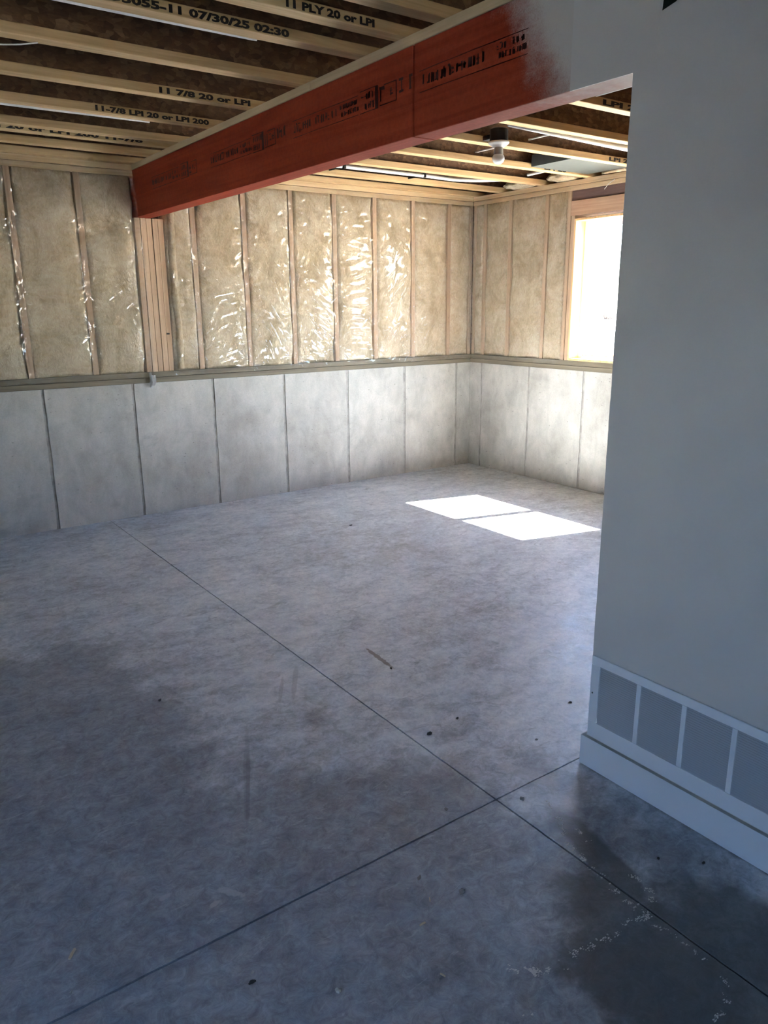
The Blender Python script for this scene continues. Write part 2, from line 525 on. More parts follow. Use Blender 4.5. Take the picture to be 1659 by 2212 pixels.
# ------------------------------------------------------------------ mesh helpers
def add_box(bm, x0, x1, y0, y1, z0, z1, mi=0):
    v = [bm.verts.new(p) for p in ((x0, y0, z0), (x1, y0, z0), (x1, y1, z0), (x0, y1, z0), (x0, y0, z1), (x1, y0, z1), (x1, y1, z1), (x0, y1, z1))]
    fs = []
    for idx in ((0, 3, 2, 1), (4, 5, 6, 7), (0, 1, 5, 4), (1, 2, 6, 5), (2, 3, 7, 6), (3, 0, 4, 7)):
        f = bm.faces.new([v[i] for i in idx])
        f.material_index = mi
        fs.append(f)
    return fs


def finish(name, bm, m, parent=None, smooth=False, bevel=0.0):
    if bevel:
        bmesh.ops.bevel(bm, geom=list(bm.edges), offset=bevel, segments=1, affect='EDGES', clamp_overlap=True)
    bm.normal_update()
    me = bpy.data.meshes.new(name)
    bm.to_mesh(me)
    bm.free()
    for mm in (m if isinstance(m, (list, tuple)) else [m]):
        me.materials.append(MT[mm])
    if smooth:
        for f in me.polygons:
            f.use_smooth = True
        if smooth == 'sharp':
            me.set_sharp_from_angle(angle=0.6)
    o = bpy.data.objects.new(name, me)
    col.objects.link(o)
    if parent is not None:
        o.parent = parent
    return o


def box(name, x0, x1, y0, y1, z0, z1, m, parent=None, bevel=0.0015):
    bm = bmesh.new()
    add_box(bm, min(x0, x1), max(x0, x1), min(y0, y1), max(y0, y1), min(z0, z1), max(z0, z1))
    return finish(name, bm, m, parent, bevel=bevel)


def empty(name, loc=(0, 0, 0)):
    o = bpy.data.objects.new(name, None)
    o.empty_display_size = 0.1
    col.objects.link(o)
    return o


def tag(o, label=None, cat=None, group=None, kind=None):
    if label:
        o['label'] = label
    if cat:
        o['category'] = cat
    if group:
        o['group'] = group
    if kind:
        o['kind'] = kind
    return o


def tube_bm(bm, pts, r, n=10, cap=True):
    pts = [Vector(p) for p in pts]
    rings = []
    for i, p in enumerate(pts):
        t = (pts[min(i + 1, len(pts) - 1)] - pts[max(i - 1, 0)]).normalized()
        a = t.orthogonal().normalized() if i == 0 else (rings_n[-1] - t * rings_n[-1].dot(t)).normalized()
        if i == 0:
            rings_n = []
        rings_n.append(a)
        bb = t.cross(a)
        rr = r[i] if isinstance(r, (list, tuple)) else r
        rings.append([bm.verts.new(p + rr * (math.cos(2 * math.pi * k / n) * a + math.sin(2 * math.pi * k / n) * bb)) for k in range(n)])
    for i in range(len(rings) - 1):
        for k in range(n):
            bm.faces.new((rings[i][k], rings[i][(k + 1) % n], rings[i + 1][(k + 1) % n], rings[i + 1][k]))
    if cap:
        bm.faces.new(list(reversed(rings[0])))
        bm.faces.new(rings[-1])


def smooth_path(pts, n=6):
    pts = [Vector(p) for p in pts]
    out = []
    for i in range(len(pts) - 1):
        p0, p1, p2, p3 = pts[max(i - 1, 0)], pts[i], pts[i + 1], pts[min(i + 2, len(pts) - 1)]
        for k in range(n):
            t = k / n
            out.append(0.5 * ((2 * p1) + (p2 - p0) * t + (2 * p0 - 5 * p1 + 4 * p2 - p3) * t * t + (3 * p1 - p0 - 3 * p2 + p3) * t ** 3))
    out.append(pts[-1])
    return out


def tube(name, pts, r, m, parent=None, n=10):
    bm = bmesh.new()
    tube_bm(bm, pts, r, n)
    return finish(name, bm, m, parent, smooth=True)


def lathe_bm(bm, prof, n=24, loc=(0, 0, 0)):
    rings = []
    for (r, z) in prof:
        rings.append([bm.verts.new((loc[0] + r * math.cos(2 * math.pi * k / n), loc[1] + r * math.sin(2 * math.pi * k / n), loc[2] + z)) for k in range(n)])
    for i in range(len(rings) - 1):
        for k in range(n):
            bm.faces.new((rings[i][k], rings[i][(k + 1) % n], rings[i + 1][(k + 1) % n], rings[i + 1][k]))
    bm.faces.new(list(reversed(rings[0])))
    bm.faces.new(rings[-1])
    bmesh.ops.recalc_face_normals(bm, faces=list(bm.faces))


_fonts = {}


def lettering(name, text, size, mw, m, parent, width=None, offset=0.0):
    """flat ink lettering; mw places local X along the line, local Y up"""
    cu = bpy.data.curves.new(name, 'FONT')
    cu.body = text
    cu.size = size
    cu.offset = offset
    cu.fill_mode = 'FRONT'
    cu.resolution_u = 2
    to = bpy.data.objects.new(name, cu)
    col.objects.link(to)
    dg = bpy.context.evaluated_depsgraph_get()
    me = bpy.data.meshes.new_from_object(to.evaluated_get(dg))
    bpy.data.objects.remove(to)
    me.name = name
    if width:
        xs = [v.co.x for v in me.vertices]
        k = width / max(1e-6, max(xs) - min(xs))
        x0 = min(xs)
        for v in me.vertices:
            v.co.x = (v.co.x - x0) * k
    me.transform(mw)
    me.materials.clear()
    me.materials.append(MT[m])
    o = bpy.data.objects.new(name, me)
    col.objects.link(o)
    o.parent = parent
    o['kind'] = 'stuff'
    return o


def face_negx(x, y, z):      # text on a face looking to -x, reading towards -y
    return Matrix(((0, 0, -1, x), (-1, 0, 0, y), (0, 1, 0, z), (0, 0, 0, 1)))


def face_negy(x, y, z):      # text on a face looking to -y, reading towards +x
    return Matrix(((1, 0, 0, x), (0, 0, -1, y), (0, 1, 0, z), (0, 0, 0, 1)))


# ------------------------------------------------------------------ floor: four slabs with saw cuts
floor = box('floor', XL, XR + 0.2, YF, YB + 0.2, -0.14, -0.02, 'shade', bevel=0)
tag(floor, 'grey concrete basement floor with straight saw cuts', None, None, 'structure')
GAP = 0.0031


def jag(a, b, fixed, axis, seed):
    n = int(abs(b - a) / 0.035) + 1
    pts = []
    for i in range(n + 1):
        t = a + (b - a) * i / n
        j = 0.0016 * noise.noise(Vector((t * 14, seed * 3.1, 0))) + 0.0012 * noise.noise(Vector((t * 55, seed, 7)))
        wide = max(0.0, noise.noise(Vector((t * 1.3, seed * 1.7, 2))))      # the cut closes up in places
        pts.append((t, fixed[0] + fixed[1] * (GAP * (1 - 0.45 * wide)) + j))
    return [(p, q) if axis == 'x' else (q, p) for p, q in pts]


def slab(x0, x1, y0, y1, jx, jy, seed):
    """jx: which x side is a cut (0/1), jy: which y side is a cut"""
    xc0 = (XCUT, -1) if jx == 1 else (XCUT, 1)
    yc0 = (YCUT, -1) if jy == 1 else (YCUT, 1)
    ex = jag(y0, y1, xc0, 'y', 1)                  # the cut running along y
    ey = jag(x0, x1, yc0, 'x', 2)
    if jx == 1 and jy == 1:
        poly = [(x0, y0)] + ex[:-1] + [(XCUT - GAP, YCUT - GAP)] + list(reversed(ey[:-1]))
    elif jx == 0 and jy == 1:
        poly = [(x1, y0)] + list(reversed(ey[1:])) + [(XCUT + GAP, YCUT - GAP)] + list(reversed(ex[:-1]))
    elif jx == 1 and jy == 0:
        poly = [(x0, y1)] + ey[:-1] + [(XCUT - GAP, YCUT + GAP)] + ex[1:]
    else:
        poly = [(XCUT + GAP, YCUT + GAP)] + ey[1:] + [(x1, y1)] + list(reversed(ex[1:]))
    bm = bmesh.new()
    top = [bm.verts.new((p[0], p[1], 0)) for p in poly]
    bot = [bm.verts.new((p[0], p[1], -0.022)) for p in poly]
    f = bm.faces.new(top)
    for i in range(len(poly)):
        j = (i + 1) % len(poly)
        bm.faces.new((top[i], bot[i], bot[j], top[j]))
    bmesh.ops.recalc_face_normals(bm, faces=list(bm.faces))
    f.normal_update()
    if f.normal.z < 0:
        bmesh.ops.reverse_faces(bm, faces=list(bm.faces))
    bmesh.ops.triangulate(bm, faces=[f])
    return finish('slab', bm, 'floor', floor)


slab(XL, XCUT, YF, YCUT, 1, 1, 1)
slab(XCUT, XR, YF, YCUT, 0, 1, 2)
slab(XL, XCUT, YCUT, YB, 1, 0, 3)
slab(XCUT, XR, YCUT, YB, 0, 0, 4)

# mineral crust left by dried water
LINES = [
    ([(1.084, 1.024), (1.099, .997), (1.118, .98), (1.163, .961), (1.192, .957), (1.216, .963), (1.279, .952), (1.366, .944), (1.424, .94), (1.467, .929)], 190, .013),
    ([(1.467, .929), (1.468, .864), (1.468, .797), (1.475, .772), (1.467, .746), (1.453, .713), (1.433, .685), (1.377, .659), (1.343, .664)], 110, .010),
    ([(1.616, 1.403), (1.584, 1.356), (1.581, 1.323), (1.533, 1.26), (1.516, 1.223), (1.504, 1.164), (1.498, 1.132), (1.49, 1.082), (1.479, 1.033), (1.474, .989), (1.467, .929)], 240, .012),
    ([(1.559, 1.059), (1.565, 1.028), (1.556, .984), (1.537, .965), (1.507, .951), (1.467, .929)], 70, .012),
    ([(1.589, 1.261), (1.589, 1.242), (1.582, 1.211)], 26, .010),
    ([(1.086, 1.02), (1.105, .985), (1.12, .985)], 90, .012),
    ([(1.05, .93), (1.0, .85), (.98, .80)], 22, .03),
]
bm = bmesh.new()
rng = random.Random(5)
for pl, n, sp in LINES:
    for _ in range(int(n * 3.6)):
        k = rng.random() * (len(pl) - 1)
        i = int(k)
        t = k - i
        x = pl[i][0] * (1 - t) + pl[i + 1][0] * t + rng.gauss(0, sp * 0.45)
        y = pl[i][1] * (1 - t) + pl[i + 1][1] * t + rng.gauss(0, sp * 0.45)
        if noise.noise(Vector((x * 38, y * 38, 3))) < 0.02:
            continue
        if abs(x - XCUT) < 0.004:
            continue
        r = rng.uniform(0.0005, 0.0019) * (1.4 if rng.random() < 0.12 else 1)
        a0 = rng.random() * 6
        st = rng.uniform(1, 2.2)
        vs = []
        for q in range(5):
            a = a0 + q * 1.2566
            rr = r * rng.uniform(0.6, 1.3)
            vs.append(bm.verts.new((x + st * rr * math.cos(a), y + rr * math.sin(a), 0.0002)))
        tp = bm.verts.new((x, y, 0.0002 + r * 0.5))
        for q in range(5):
            bm.faces.new((vs[q], vs[(q + 1) % 5], tp))
crust = finish('mineral_crust', bm, 'crust', floor)
tag(crust, 'white mineral crust along the edges of the damp patches', None, None, 'stuff')

# ------------------------------------------------------------------ back wall
wall_back = box('wall_back', XL, XR + 0.2, YB + 0.005, YB + 0.2, -0.02, HC, 'seam', bevel=0)
tag(wall_back, 'concrete half wall with insulated stud wall above, along the far side', None, None, 'structure')


def panel_mesh(w, h, seed):
    """formed concrete panel in local coords: x across, z up, front face towards -y"""
    bm = bmesh.new()
    nx, nzv = 8, 12
    vs = {}
    for i in range(nx + 1):
        for j in range(nzv + 1):
            x, z = w * i / nx, h * j / nzv
            e = 0.0025 * noise.noise(Vector((x * 9 + seed, z * 9, seed)))
            xx = x + ((0.004 * noise.noise(Vector((z * 6, seed, i))) + 0.003 * noise.noise(Vector((z * 25, seed, i)))) if i in (0, nx) else 0)
            y = e
            vs[i, j] = bm.verts.new((xx, y, z))
    for i in range(nx):
        for j in range(nzv):
            bm.faces.new((vs[i, j], vs[i + 1, j], vs[i + 1, j + 1], vs[i, j + 1]))
    for a, b2 in (((0, j), (0, j + 1)) for j in range(nzv)):
        p, q = vs[a], vs[b2]
        bm.faces.new((p, q, bm.verts.new((q.co.x, 0.02, q.co.z)), bm.verts.new((p.co.x, 0.02, p.co.z))))
    for a, b2 in (((nx, j), (nx, j + 1)) for j in range(nzv)):
        p, q = vs[a], vs[b2]
        bm.faces.new((q, p, bm.verts.new((p.co.x, 0.02, p.co.z)), bm.verts.new((q.co.x, 0.02, q.co.z))))
    top = [vs[i, nzv] for i in range(nx + 1)]
    for i in range(nx):
        p, q = top[i], top[i + 1]
        bm.faces.new((p, q, bm.verts.new((q.co.x, 0.02, q.co.z)), bm.verts.new((p.co.x, 0.02, p.co.z))))
    return bm


SG = 0.0105        # half of a seam's width
edges = [XL] + [XJ3 + k * S for k in range(-8, 5) if XJ3 + k * S > XL + 0.1] + [XR - 0.001]
for i in range(len(edges) - 1):
    a, b2 = edges[i] + SG, edges[i + 1] - (SG if i < len(edges) - 2 else 0)
    o = finish('concrete_panel', panel_mesh(b2 - a, HC - 0.002, i * 3.7), 'conc', wall_back, smooth='sharp')
    o.location = (a, YB, 0)

# sill plates, top plates
box('sill_plate', XL, XR, YB - 0.006, YB + 0.13, HC, HC + PL - 0.002, 'treated_x', wall_back)
box('sill_plate', XL, XR, YB - 0.004, YB + 0.13, HC + PL, ZS, 'treated_x', wall_back)
box('top_plate', XL, XR, YB, YB + 0.13, ZP, ZP + PL - 0.003, 'plate_x', wall_back)
box('top_plate', XL, XR, YB - 0.002, YB + 0.13, ZP + PL, ZJ - 0.001, 'plate_x', wall_back)
sheath = box('sheathing', XL, XR + 0.13, YB + 0.131, YB + 0.16, HC, 2.76, 'osb', wall_back, bevel=0)

BACK_STUDS = [XL + 0.02, -2.16, -1.75, -1.34, -0.93, -0.52, -0.11, 0.28, 0.68, 1.085, 1.505, 2.285, 2.687, 3.087, 3.485, 3.88, 4.285, 4.692, 4.948]
for x in BACK_STUDS:
    box('stud', x - 0.019, x + 0.019, YB, YB + 0.13, ZS, ZP, 'stud', wall_back)


def batt_bm(w, h, seed, edge=0.012, bul=0.028, tear=0.0, slump=0.0):
    """soft fibreglass batt; local x across, z up, front towards -y"""
    bm = bmesh.new()
    nx, nzv = 18, 56
    vs = {}
    cut = random.Random(seed).uniform(0.25, 0.75)
    for i in range(nx + 1):
        for j in range(nzv + 1):
            s, t = i / nx, j / nzv
            prof = 1 - abs(2 * s - 1) ** 6
            proft = 1 - abs(2 * t - 1) ** 9
            x, z = s * w, t * h
            n1 = noise.noise(Vector((x * 4 + seed * 5.3, z * 3, seed)))
            n2 = noise.noise(Vector((x * 13 + seed, z * 10, seed * 2.1)))
            n3 = noise.noise(Vector((x * 34, z * 30 + seed, 1.7)))
            out = -0.012 + 0.6 * bul * prof * proft + 0.017 * n1 * (0.3 + 0.7 * prof) + 0.009 * n2 + 0.004 * n3
            seam = abs(t - cut)
            out -= 0.012 * math.exp(-(seam / 0.008) ** 2) * (0.5 + 0.5 * prof)
            k = edge * (0.35 + 1.1 * noise.noise(Vector((z * 3.1, seed * 2, 0 if s < .5 else 9))) + 0.5 * noise.noise(Vector((z * 11, seed, 3 if s < .5 else 5))))
            if s < 0.5:
                x -= k * (1 - 2 * s) ** 3
            else:
                x += k * (2 * s - 1) ** 3
            if s in (0, 1):
                out = -0.03
            elif i in (1, nx - 1):
                out = max(out, -0.002 + 0.006 * n2)
            vs[i, j] = bm.verts.new((x, -out, z))
    for i in range(nx):
        for j in range(nzv):
            bm.faces.new((vs[i, j], vs[i + 1, j], vs[i + 1, j + 1], vs[i, j + 1]))
    # sides and back so that it is a thick pad
    bk = [bm.verts.new(p) for p in ((0.004, 0.11, 0), (w - 0.004, 0.11, 0), (w - 0.004, 0.11, h), (0.004, 0.11, h))]
    bm.faces.new((bk[1], bk[0], bk[3], bk[2]))
    bm.faces.new([vs[0, j] for j in range(nzv + 1)] + [bk[3], bk[0]])
    bm.faces.new([vs[nx, j] for j in range(nzv, -1, -1)] + [bk[1], bk[2]])
    bm.faces.new([vs[i, 0] for i in range(nx, -1, -1)] + [bk[0], bk[1]])
    bm.faces.new([vs[i, nzv] for i in range(nx + 1)] + [bk[2], bk[3]])
    return bm


POST = (1.862, 2.066)
bays = []
ss = BACK_STUDS
for i in range(len(ss) - 1):
    a, b2 = ss[i] + 0.019, ss[i + 1] - 0.019
    if ss[i] < 1.6 < ss[i + 1]:
        bays += [(a, POST[0] - 0.004), (POST[1] + 0.004, b2)]
    else:
        bays.append((a, b2))
for k, (a, b2) in enumerate(bays):
    if a < -0.2:
        continue
    o = finish('insulation_batt', batt_bm(b2 - a, ZP - ZS, k + 1.3, 0.020 if b2 - a > 0.3 else 0.010), 'ins', wall_back, smooth=True)
    o.location = (a, YB, ZS)
# the part of the far wall that the frame does not reach
box('insulation_batt', XL + 0.05, -0.15, YB + 0.012, YB + 0.10, ZS, ZP, 'ins', wall_back)
# a folded batt edge beside the post
bm = bmesh.new()
path = [(2.115 + 0.012 * noise.noise(Vector((t * 3, 1, 0))), YB - 0.004 - 0.008 * noise.noise(Vector((t * 2.2, 4, 0))), ZS + 0.012 + t * (ZP - ZS - 0.03)) for t in [i / 40 for i in range(41)]]
tube_bm(bm, path, [0.026 + 0.008 * noise.noise(Vector((i * 0.3, 5, 1))) for i in range(41)], 10)
finish('insulation_batt', bm, 'ins', wall_back, smooth=True)


# clear vapour film
def film_mesh(name, u0, u1, z0, z1, studs, bayang, to3, parent, res=0.0075, seed=3, amp=1.0):
    nu, nv = int((u1 - u0) / res), int((z1 - z0) / res)
    U, Z = np.meshgrid(np.linspace(u0, u1, nu + 1), np.linspace(z0, z1, nv + 1), indexing='ij')
    sl = sorted(studs)
    st = np.array(sl)
    idx = np.clip(np.searchsorted(st, U) - 1, 0, len(st) - 2)
    a, b2 = st[idx], st[idx + 1]
    s = np.clip((U - a) / (b2 - a), 0, 1)
    prof = 1 - np.abs(2 * s - 1) ** 4
    vz = np.clip((Z - (z0 + 0.07)) / 0.10, 0, 1) * np.clip((z1 - 0.02 - Z) / 0.08, 0, 1)
    out = 0.005 + 0.024 * prof * (0.15 + 0.85 * vz)
    r = np.random.RandomState(seed)
    # wrinkles stretched across each bay
    wr = np.zeros_like(U)
    for bi in range(len(st) - 1):
        mask = idx == bi
        if not mask.any():
            continue
        th0 = bayang.get(bi, r.uniform(-0.5, 0.5))
        w = np.zeros_like(U)
        for fq, am, dth in ((10.0, 0.0115, 0.0), (17.0, 0.0100, 0.28), (25.0, 0.0070, -0.22)):
            th = th0 + dth
            al = U * math.cos(th) + Z * math.sin(th)
            ac = -U * math.sin(th) + Z * math.cos(th)
            ph = r.uniform(0, 6.28, 6)
            t = ac * fq + 0.22 * np.sin(al * 9 + ph[0]) + 0.45 * np.sin(ac * 4.3 + ph[1]) + 0.12 * np.sin(al * 21 + ac * 8 + ph[2])
            fr = t - np.floor(t)
            rid = np.exp(-((fr - 0.5) / 0.17) ** 2)
            cell = np.floor(t)
            on = np.sin(cell * 12.9898 + al * 11 + ph[3]) * 0.5 + np.sin(cell * 4.37 + al * 17 + ph[4]) * 0.5
            w += am * rid * np.clip(on * 1.6 + 0.25, 0, 1)
        env = np.clip(1.25 - np.abs(Z - 1.48) / 0.42, 0.12, 1.0)
        wr = np.where(mask, w * env * (0.3 + 0.7 * np.minimum(1, prof * 1.5)), wr)
    # fans of pleats at the staples
    for x in sl:
        z = z0 + r.uniform(0.05, 0.2)
        while z < z1 - 0.05:
            du, dz = U - x, Z - z
            d = np.sqrt(du * du + dz * dz) + 1e-6
            ph = np.arctan2(dz, np.abs(du) + 1e-6)
            k = r.uniform(8, 14)
            wr += 0.0085 * np.exp(-(d / r.uniform(0.07, 0.13)) ** 2) * np.clip(d / 0.03, 0, 1) * np.sin(k * ph + r.uniform(0, 6.28) + 1.2 * np.sin(d * 40))
            z += r.uniform(0.12, 0.3)
    out = np.maximum(out + wr * amp, 0.0035)
    ed = z0 + 0.018 * np.sin(U * 9) * np.sin(U * 23 + 1) + 0.01 * np.sin(U * 57)
    Zr = np.where(Z < z0 + 0.06, ed + (Z - z0) * (z0 + 0.06 - ed) / 0.06, Z)
    verts = [to3(float(u), float(o_), float(z)) for u, o_, z in zip(U.ravel(), out.ravel(), Zr.ravel())]
    n1 = nv + 1
    faces = [(i * n1 + j, (i + 1) * n1 + j, (i + 1) * n1 + j + 1, i * n1 + j + 1) for i in range(nu) for j in range(nv)]
    me = bpy.data.meshes.new(name)
    me.from_pydata(verts, [], faces)
    me.materials.append(MT['film'])
    me.shade_smooth()
    o = bpy.data.objects.new(name, me)
    col.objects.link(o)
    o.parent = parent
    return o


fs = [x for x in BACK_STUDS if x > 2.2]
film1 = film_mesh('vapour_barrier', POST[1] - 0.01, XR - 0.012, HC + 0.05, ZP + 0.03, [POST[1] - 0.01] + fs + [XR],
                  {1: 0.5, 2: -0.9, 3: -0.55, 4: 0.06, 5: 0.95, 6: 0.5}, lambda u, o_, z: (u, YB - 0.008 - o_, z), wall_back, seed=11, res=0.006)
fs = [x for x in BACK_STUDS if 0 < x < 1.7]
film2 = film_mesh('vapour_barrier', -0.1, POST[0] + 0.055, HC + 0.05, ZP + 0.03, [-0.12] + fs + [POST[0] - 0.006, POST[0] + 0.05],
                  {}, lambda u, o_, z: (u, YB - 0.008 - o_, z), wall_back, seed=21, amp=0.75)
# torn film tab hanging below the post
bm = bmesh.new()
tabs = [(1.868, 1.884, 1.05, 0.945), (1.886, 1.915, 1.03, 0.955)]
for x0, x1, zt, zb in tabs:
    g = [[bm.verts.new((x0 + (x1 - x0) * i / 3 * (1 if j else 0.6), YB - 0.016 - 0.008 * math.sin(i * 2.1 + j), zb + (zt - zb) * j / 3)) for i in range(4)] for j in range(4)]
    for j in range(3):
        for i in range(3):
            bm.faces.new((g[j][i], g[j][i + 1], g[j + 1][i + 1], g[j + 1][i]))
bmesh.ops.solidify(bm, geom=list(bm.faces), thickness=0.0008)
finish('film_tab', bm, 'white_pl', film2)

# ------------------------------------------------------------------ window wall
wall_right = box('wall_right', XR + 0.005, XR + 0.2, YF, YB + 0.012, -0.02, HC, 'seam', bevel=0)
tag(wall_right, 'concrete half wall with insulated framing and a window above', None, None, 'structure')
edges = [YB - 0.001] + [YR2 + k * S for k in (2, 1, 0, -1, -2, -3, -4, -5, -6, -7, -8, -9, -10)] + [YF]
for i in range(len(edges) - 1):
    a, b2 = edges[i] - (SG if i else 0), edges[i + 1] + SG
    if b2 < YF:
        break
    o = finish('concrete_panel', panel_mesh(a - b2, HC - 0.002, 50 + i * 3.1), 'conc', wall_right, smooth='sharp')
    o.rotation_euler = (0, 0, -math.pi / 2)
    o.location = (XR, a, 0)
WY0, WY1, WZ0, WZ1 = 2.967, 4.345, 1.072, 2.135       # inside of the window liner
box('sill_plate', XR - 0.006, XR + 0.13, YF, YB - 0.007, HC, HC + PL - 0.002, 'treated_y', wall_right)
box('sill_plate', XR - 0.004, XR + 0.13, YF, YB - 0.005, HC + PL, ZS, 'treated_y', wall_right)
box('top_plate', XR, XR + 0.13, YF, YB - 0.003, ZP, ZP + PL - 0.003, 'plate_y', wall_right)
box('top_plate', XR - 0.002, XR + 0.13, YF, YB - 0.003, ZP + PL, ZJ - 0.001, 'plate_y', wall_right)
R_STUDS = [5.531, 5.400, 5.083, 4.664, 4.428]
R_STUDS2 = [2.885, 2.46, 2.05, 1.64, 1.23, 0.82, 0.41, 0.0, -0.41, -0.82, -1.23, -1.64, -2.05, YF + 0.03]
for y in R_STUDS + R_STUDS2:
    box('stud', XR, XR + 0.13, y - 0.019, y + 0.019, ZS, ZP, 'stud', wall_right)
for y in (WY1 + 0.0365, WY0 - 0.0365):
    box('jack_stud', XR - 0.001, XR + 0.13, y - 0.019, y + 0.019, ZS, 2.175, 'stud', wall_right)
HY0, HY1 = WY0 - 0.058, WY1 + 0.062
box('header', XR - 0.002, XR + 0.13, HY0, HY1, 2.175, 2.285, 'header', wall_right)
box('header_spacer', XR + 0.006, XR + 0.13, HY0, HY1, 2.286, ZP - 0.001, 'dark_osb', wall_right)
# exterior sheathing around the window and the house wall above
bm = bmesh.new()
for (y0, y1, z0, z1) in ((YF, WY0 - 0.017, HC - 0.1, 5.2), (WY1 + 0.017, YB + 0.2, HC - 0.1, 5.2), (WY0 - 0.017, WY1 + 0.017, HC - 0.1, WZ0 - 0.017), (WY0 - 0.017, WY1 + 0.017, WZ1 + 0.017, 5.2)):
    add_box(bm, XR + 0.131, XR + 0.165, y0, y1, z0, z1)
finish('sheathing', bm, 'siding', wall_right)
rb = sorted(R_STUDS, reverse=True)
for k in range(len(rb) - 1):
    a, b2 = rb[k] - 0.019, rb[k + 1] + 0.019
    if a - b2 < 0.05:
        continue
    o = finish('insulation_batt', batt_bm(a - b2, ZP - ZS, 60.7 + k * 1.9, 0.014 if a - b2 > 0.2 else 0.004, 0.026), 'ins', wall_right, smooth=True)
    o.rotation_euler = (0, 0, -math.pi / 2)
    o.location = (XR, a, ZS)
rb2 = sorted(R_STUDS2, reverse=True)
for k in range(len(rb2) - 1):
    box('insulation_batt', XR + 0.012, XR + 0.11, rb2[k + 1] + 0.02, rb2[k] - 0.02, ZS, ZP, 'ins', wall_right)
film3 = film_mesh('vapour_barrier', 4.40, YB - 0.012, HC + 0.055, ZP + 0.03, [4.39] + R_STUDS + [YB], {}, lambda u, o_, z: (XR - 0.008 - o_, u, z), wall_right, seed=31, amp=0.55)
film3.data.flip_normals()

# window: pine liner, vinyl frame, two sashes
win = empty('window_1')
tag(win, 'white vinyl slider window in a pine liner, sunlight outside', None, None, 'structure')
XG = 5.103
box('liner_board', XR - 0.006, XR + 0.115, WY1, WY1 + 0.017, WZ0 - 0.017, WZ1 + 0.017, 'liner', win)
box('liner_board', XR - 0.006, XR + 0.115, WY0 - 0.017, WY0, WZ0 - 0.017, WZ1 + 0.017, 'liner', win)
box('liner_board', XR - 0.006, XR + 0.115, WY0, WY1, WZ1, WZ1 + 0.017, 'liner', win)
box('sill_board', XR - 0.012, XR + 0.115, WY0, WY1, WZ0 - 0.018, WZ0, 'liner', win)


def ring_bm(bm, x0, x1, y0, y1, z0, z1, t, tb=None, tt=None):
    tb = t if tb is None else tb
    tt = t if tt is None else tt
    add_box(bm, x0, x1, y0, y0 + t, z0, z1)
    add_box(bm, x0, x1, y1 - t, y1, z0, z1)
    add_box(bm, x0, x1, y0 + t, y1 - t, z0, z0 + tb)
    add_box(bm, x0, x1, y0 + t, y1 - t, z1 - tt, z1)


bm = bmesh.new()
ring_bm(bm, XR + 0.108, XR + 0.166, WY0, WY1, WZ0, WZ1, 0.030, 0.018, 0.024)
finish('window_frame', bm, 'vinyl', win)
GA = (3.690, 4.284)
GB = (3.027, 3.617)
GZ = (1.112, 2.087)
for k, (g0, g1) in enumerate((GA, GB)):
    x0 = XR + (0.122 if k == 0 else 0.132)
    bm = bmesh.new()
    add_box(bm, x0, x0 + 0.03, g0 - 0.0365, g0, WZ0 + 0.018, WZ1 - 0.024)
    add_box(bm, x0, x0 + 0.03, g1, g1 + (0.031 if k == 0 else 0.0365), WZ0 + 0.018, WZ1 - 0.024)
    add_box(bm, x0, x0 + 0.03, g0, g1, WZ0 + 0.018, GZ[0])
    add_box(bm, x0, x0 + 0.03, g0, g1, GZ[1], WZ1 - 0.024)
    sash = finish('sash', bm, 'vinyl', win)
    box('pane', x0 + 0.012, x0 + 0.016, g0 - 0.004, g1 + 0.004, GZ[0] - 0.004, GZ[1] + 0.004, 'glass', sash, bevel=0)
portal('window_portal', (XR + 0.16, (WY0 + WY1) / 2, (WZ0 + WZ1) / 2), WY1 - WY0, WZ1 - WZ0, (-1, 0, 0))

# ------------------------------------------------------------------ walls out of the picture
wall_left = empty('wall_left')
tag(wall_left, 'plain grey wall with a window, left of the camera', None, None, 'structure')
LW = (-1.0, 0.95, 0.95, 2.1)
bm = bmesh.new()
for (y0, y1, z0, z1) in ((YF, LW[0], 0, 2.76), (LW[1], YB + 0.01, 0, 2.76), (LW[0], LW[1], 0, LW[2]), (LW[0], LW[1], LW[3], 2.76)):
    add_box(bm, XL - 0.2, XL, y0, y1, z0, z1)
finish('wall_board', bm, 'wallpaint', wall_left)
win2 = empty('window_2')
tag(win2, 'white vinyl window in the wall left of the camera', None, None, 'structure')
bm = bmesh.new()
ring_bm(bm, XL - 0.16, XL - 0.10, LW[0], LW[1], LW[2], LW[3], 0.05)
add_box(bm, XL - 0.16, XL - 0.10, -0.08, -0.02, LW[2] + 0.05, LW[3] - 0.05)
finish('window_frame', bm, 'vinyl', win2)
for y0, y1 in ((LW[0] + 0.045, -0.075), (-0.025, LW[1] - 0.045)):
    box('pane', XL - 0.132, XL - 0.128, y0, y1, LW[2] + 0.045, LW[3] - 0.045, 'glass', win2, bevel=0)
portal('window_portal', (XL - 0.17, (LW[0] + LW[1]) / 2, (LW[2] + LW[3]) / 2), LW[1] - LW[0], LW[3] - LW[2], (1, 0, 0))
wf = box('wall_front', XL - 0.2, XR + 0.2, YF - 0.15, YF, 0, 2.76, 'wallpaint', bevel=0)
tag(wf, 'plain grey wall behind the camera', None, None, 'structure')

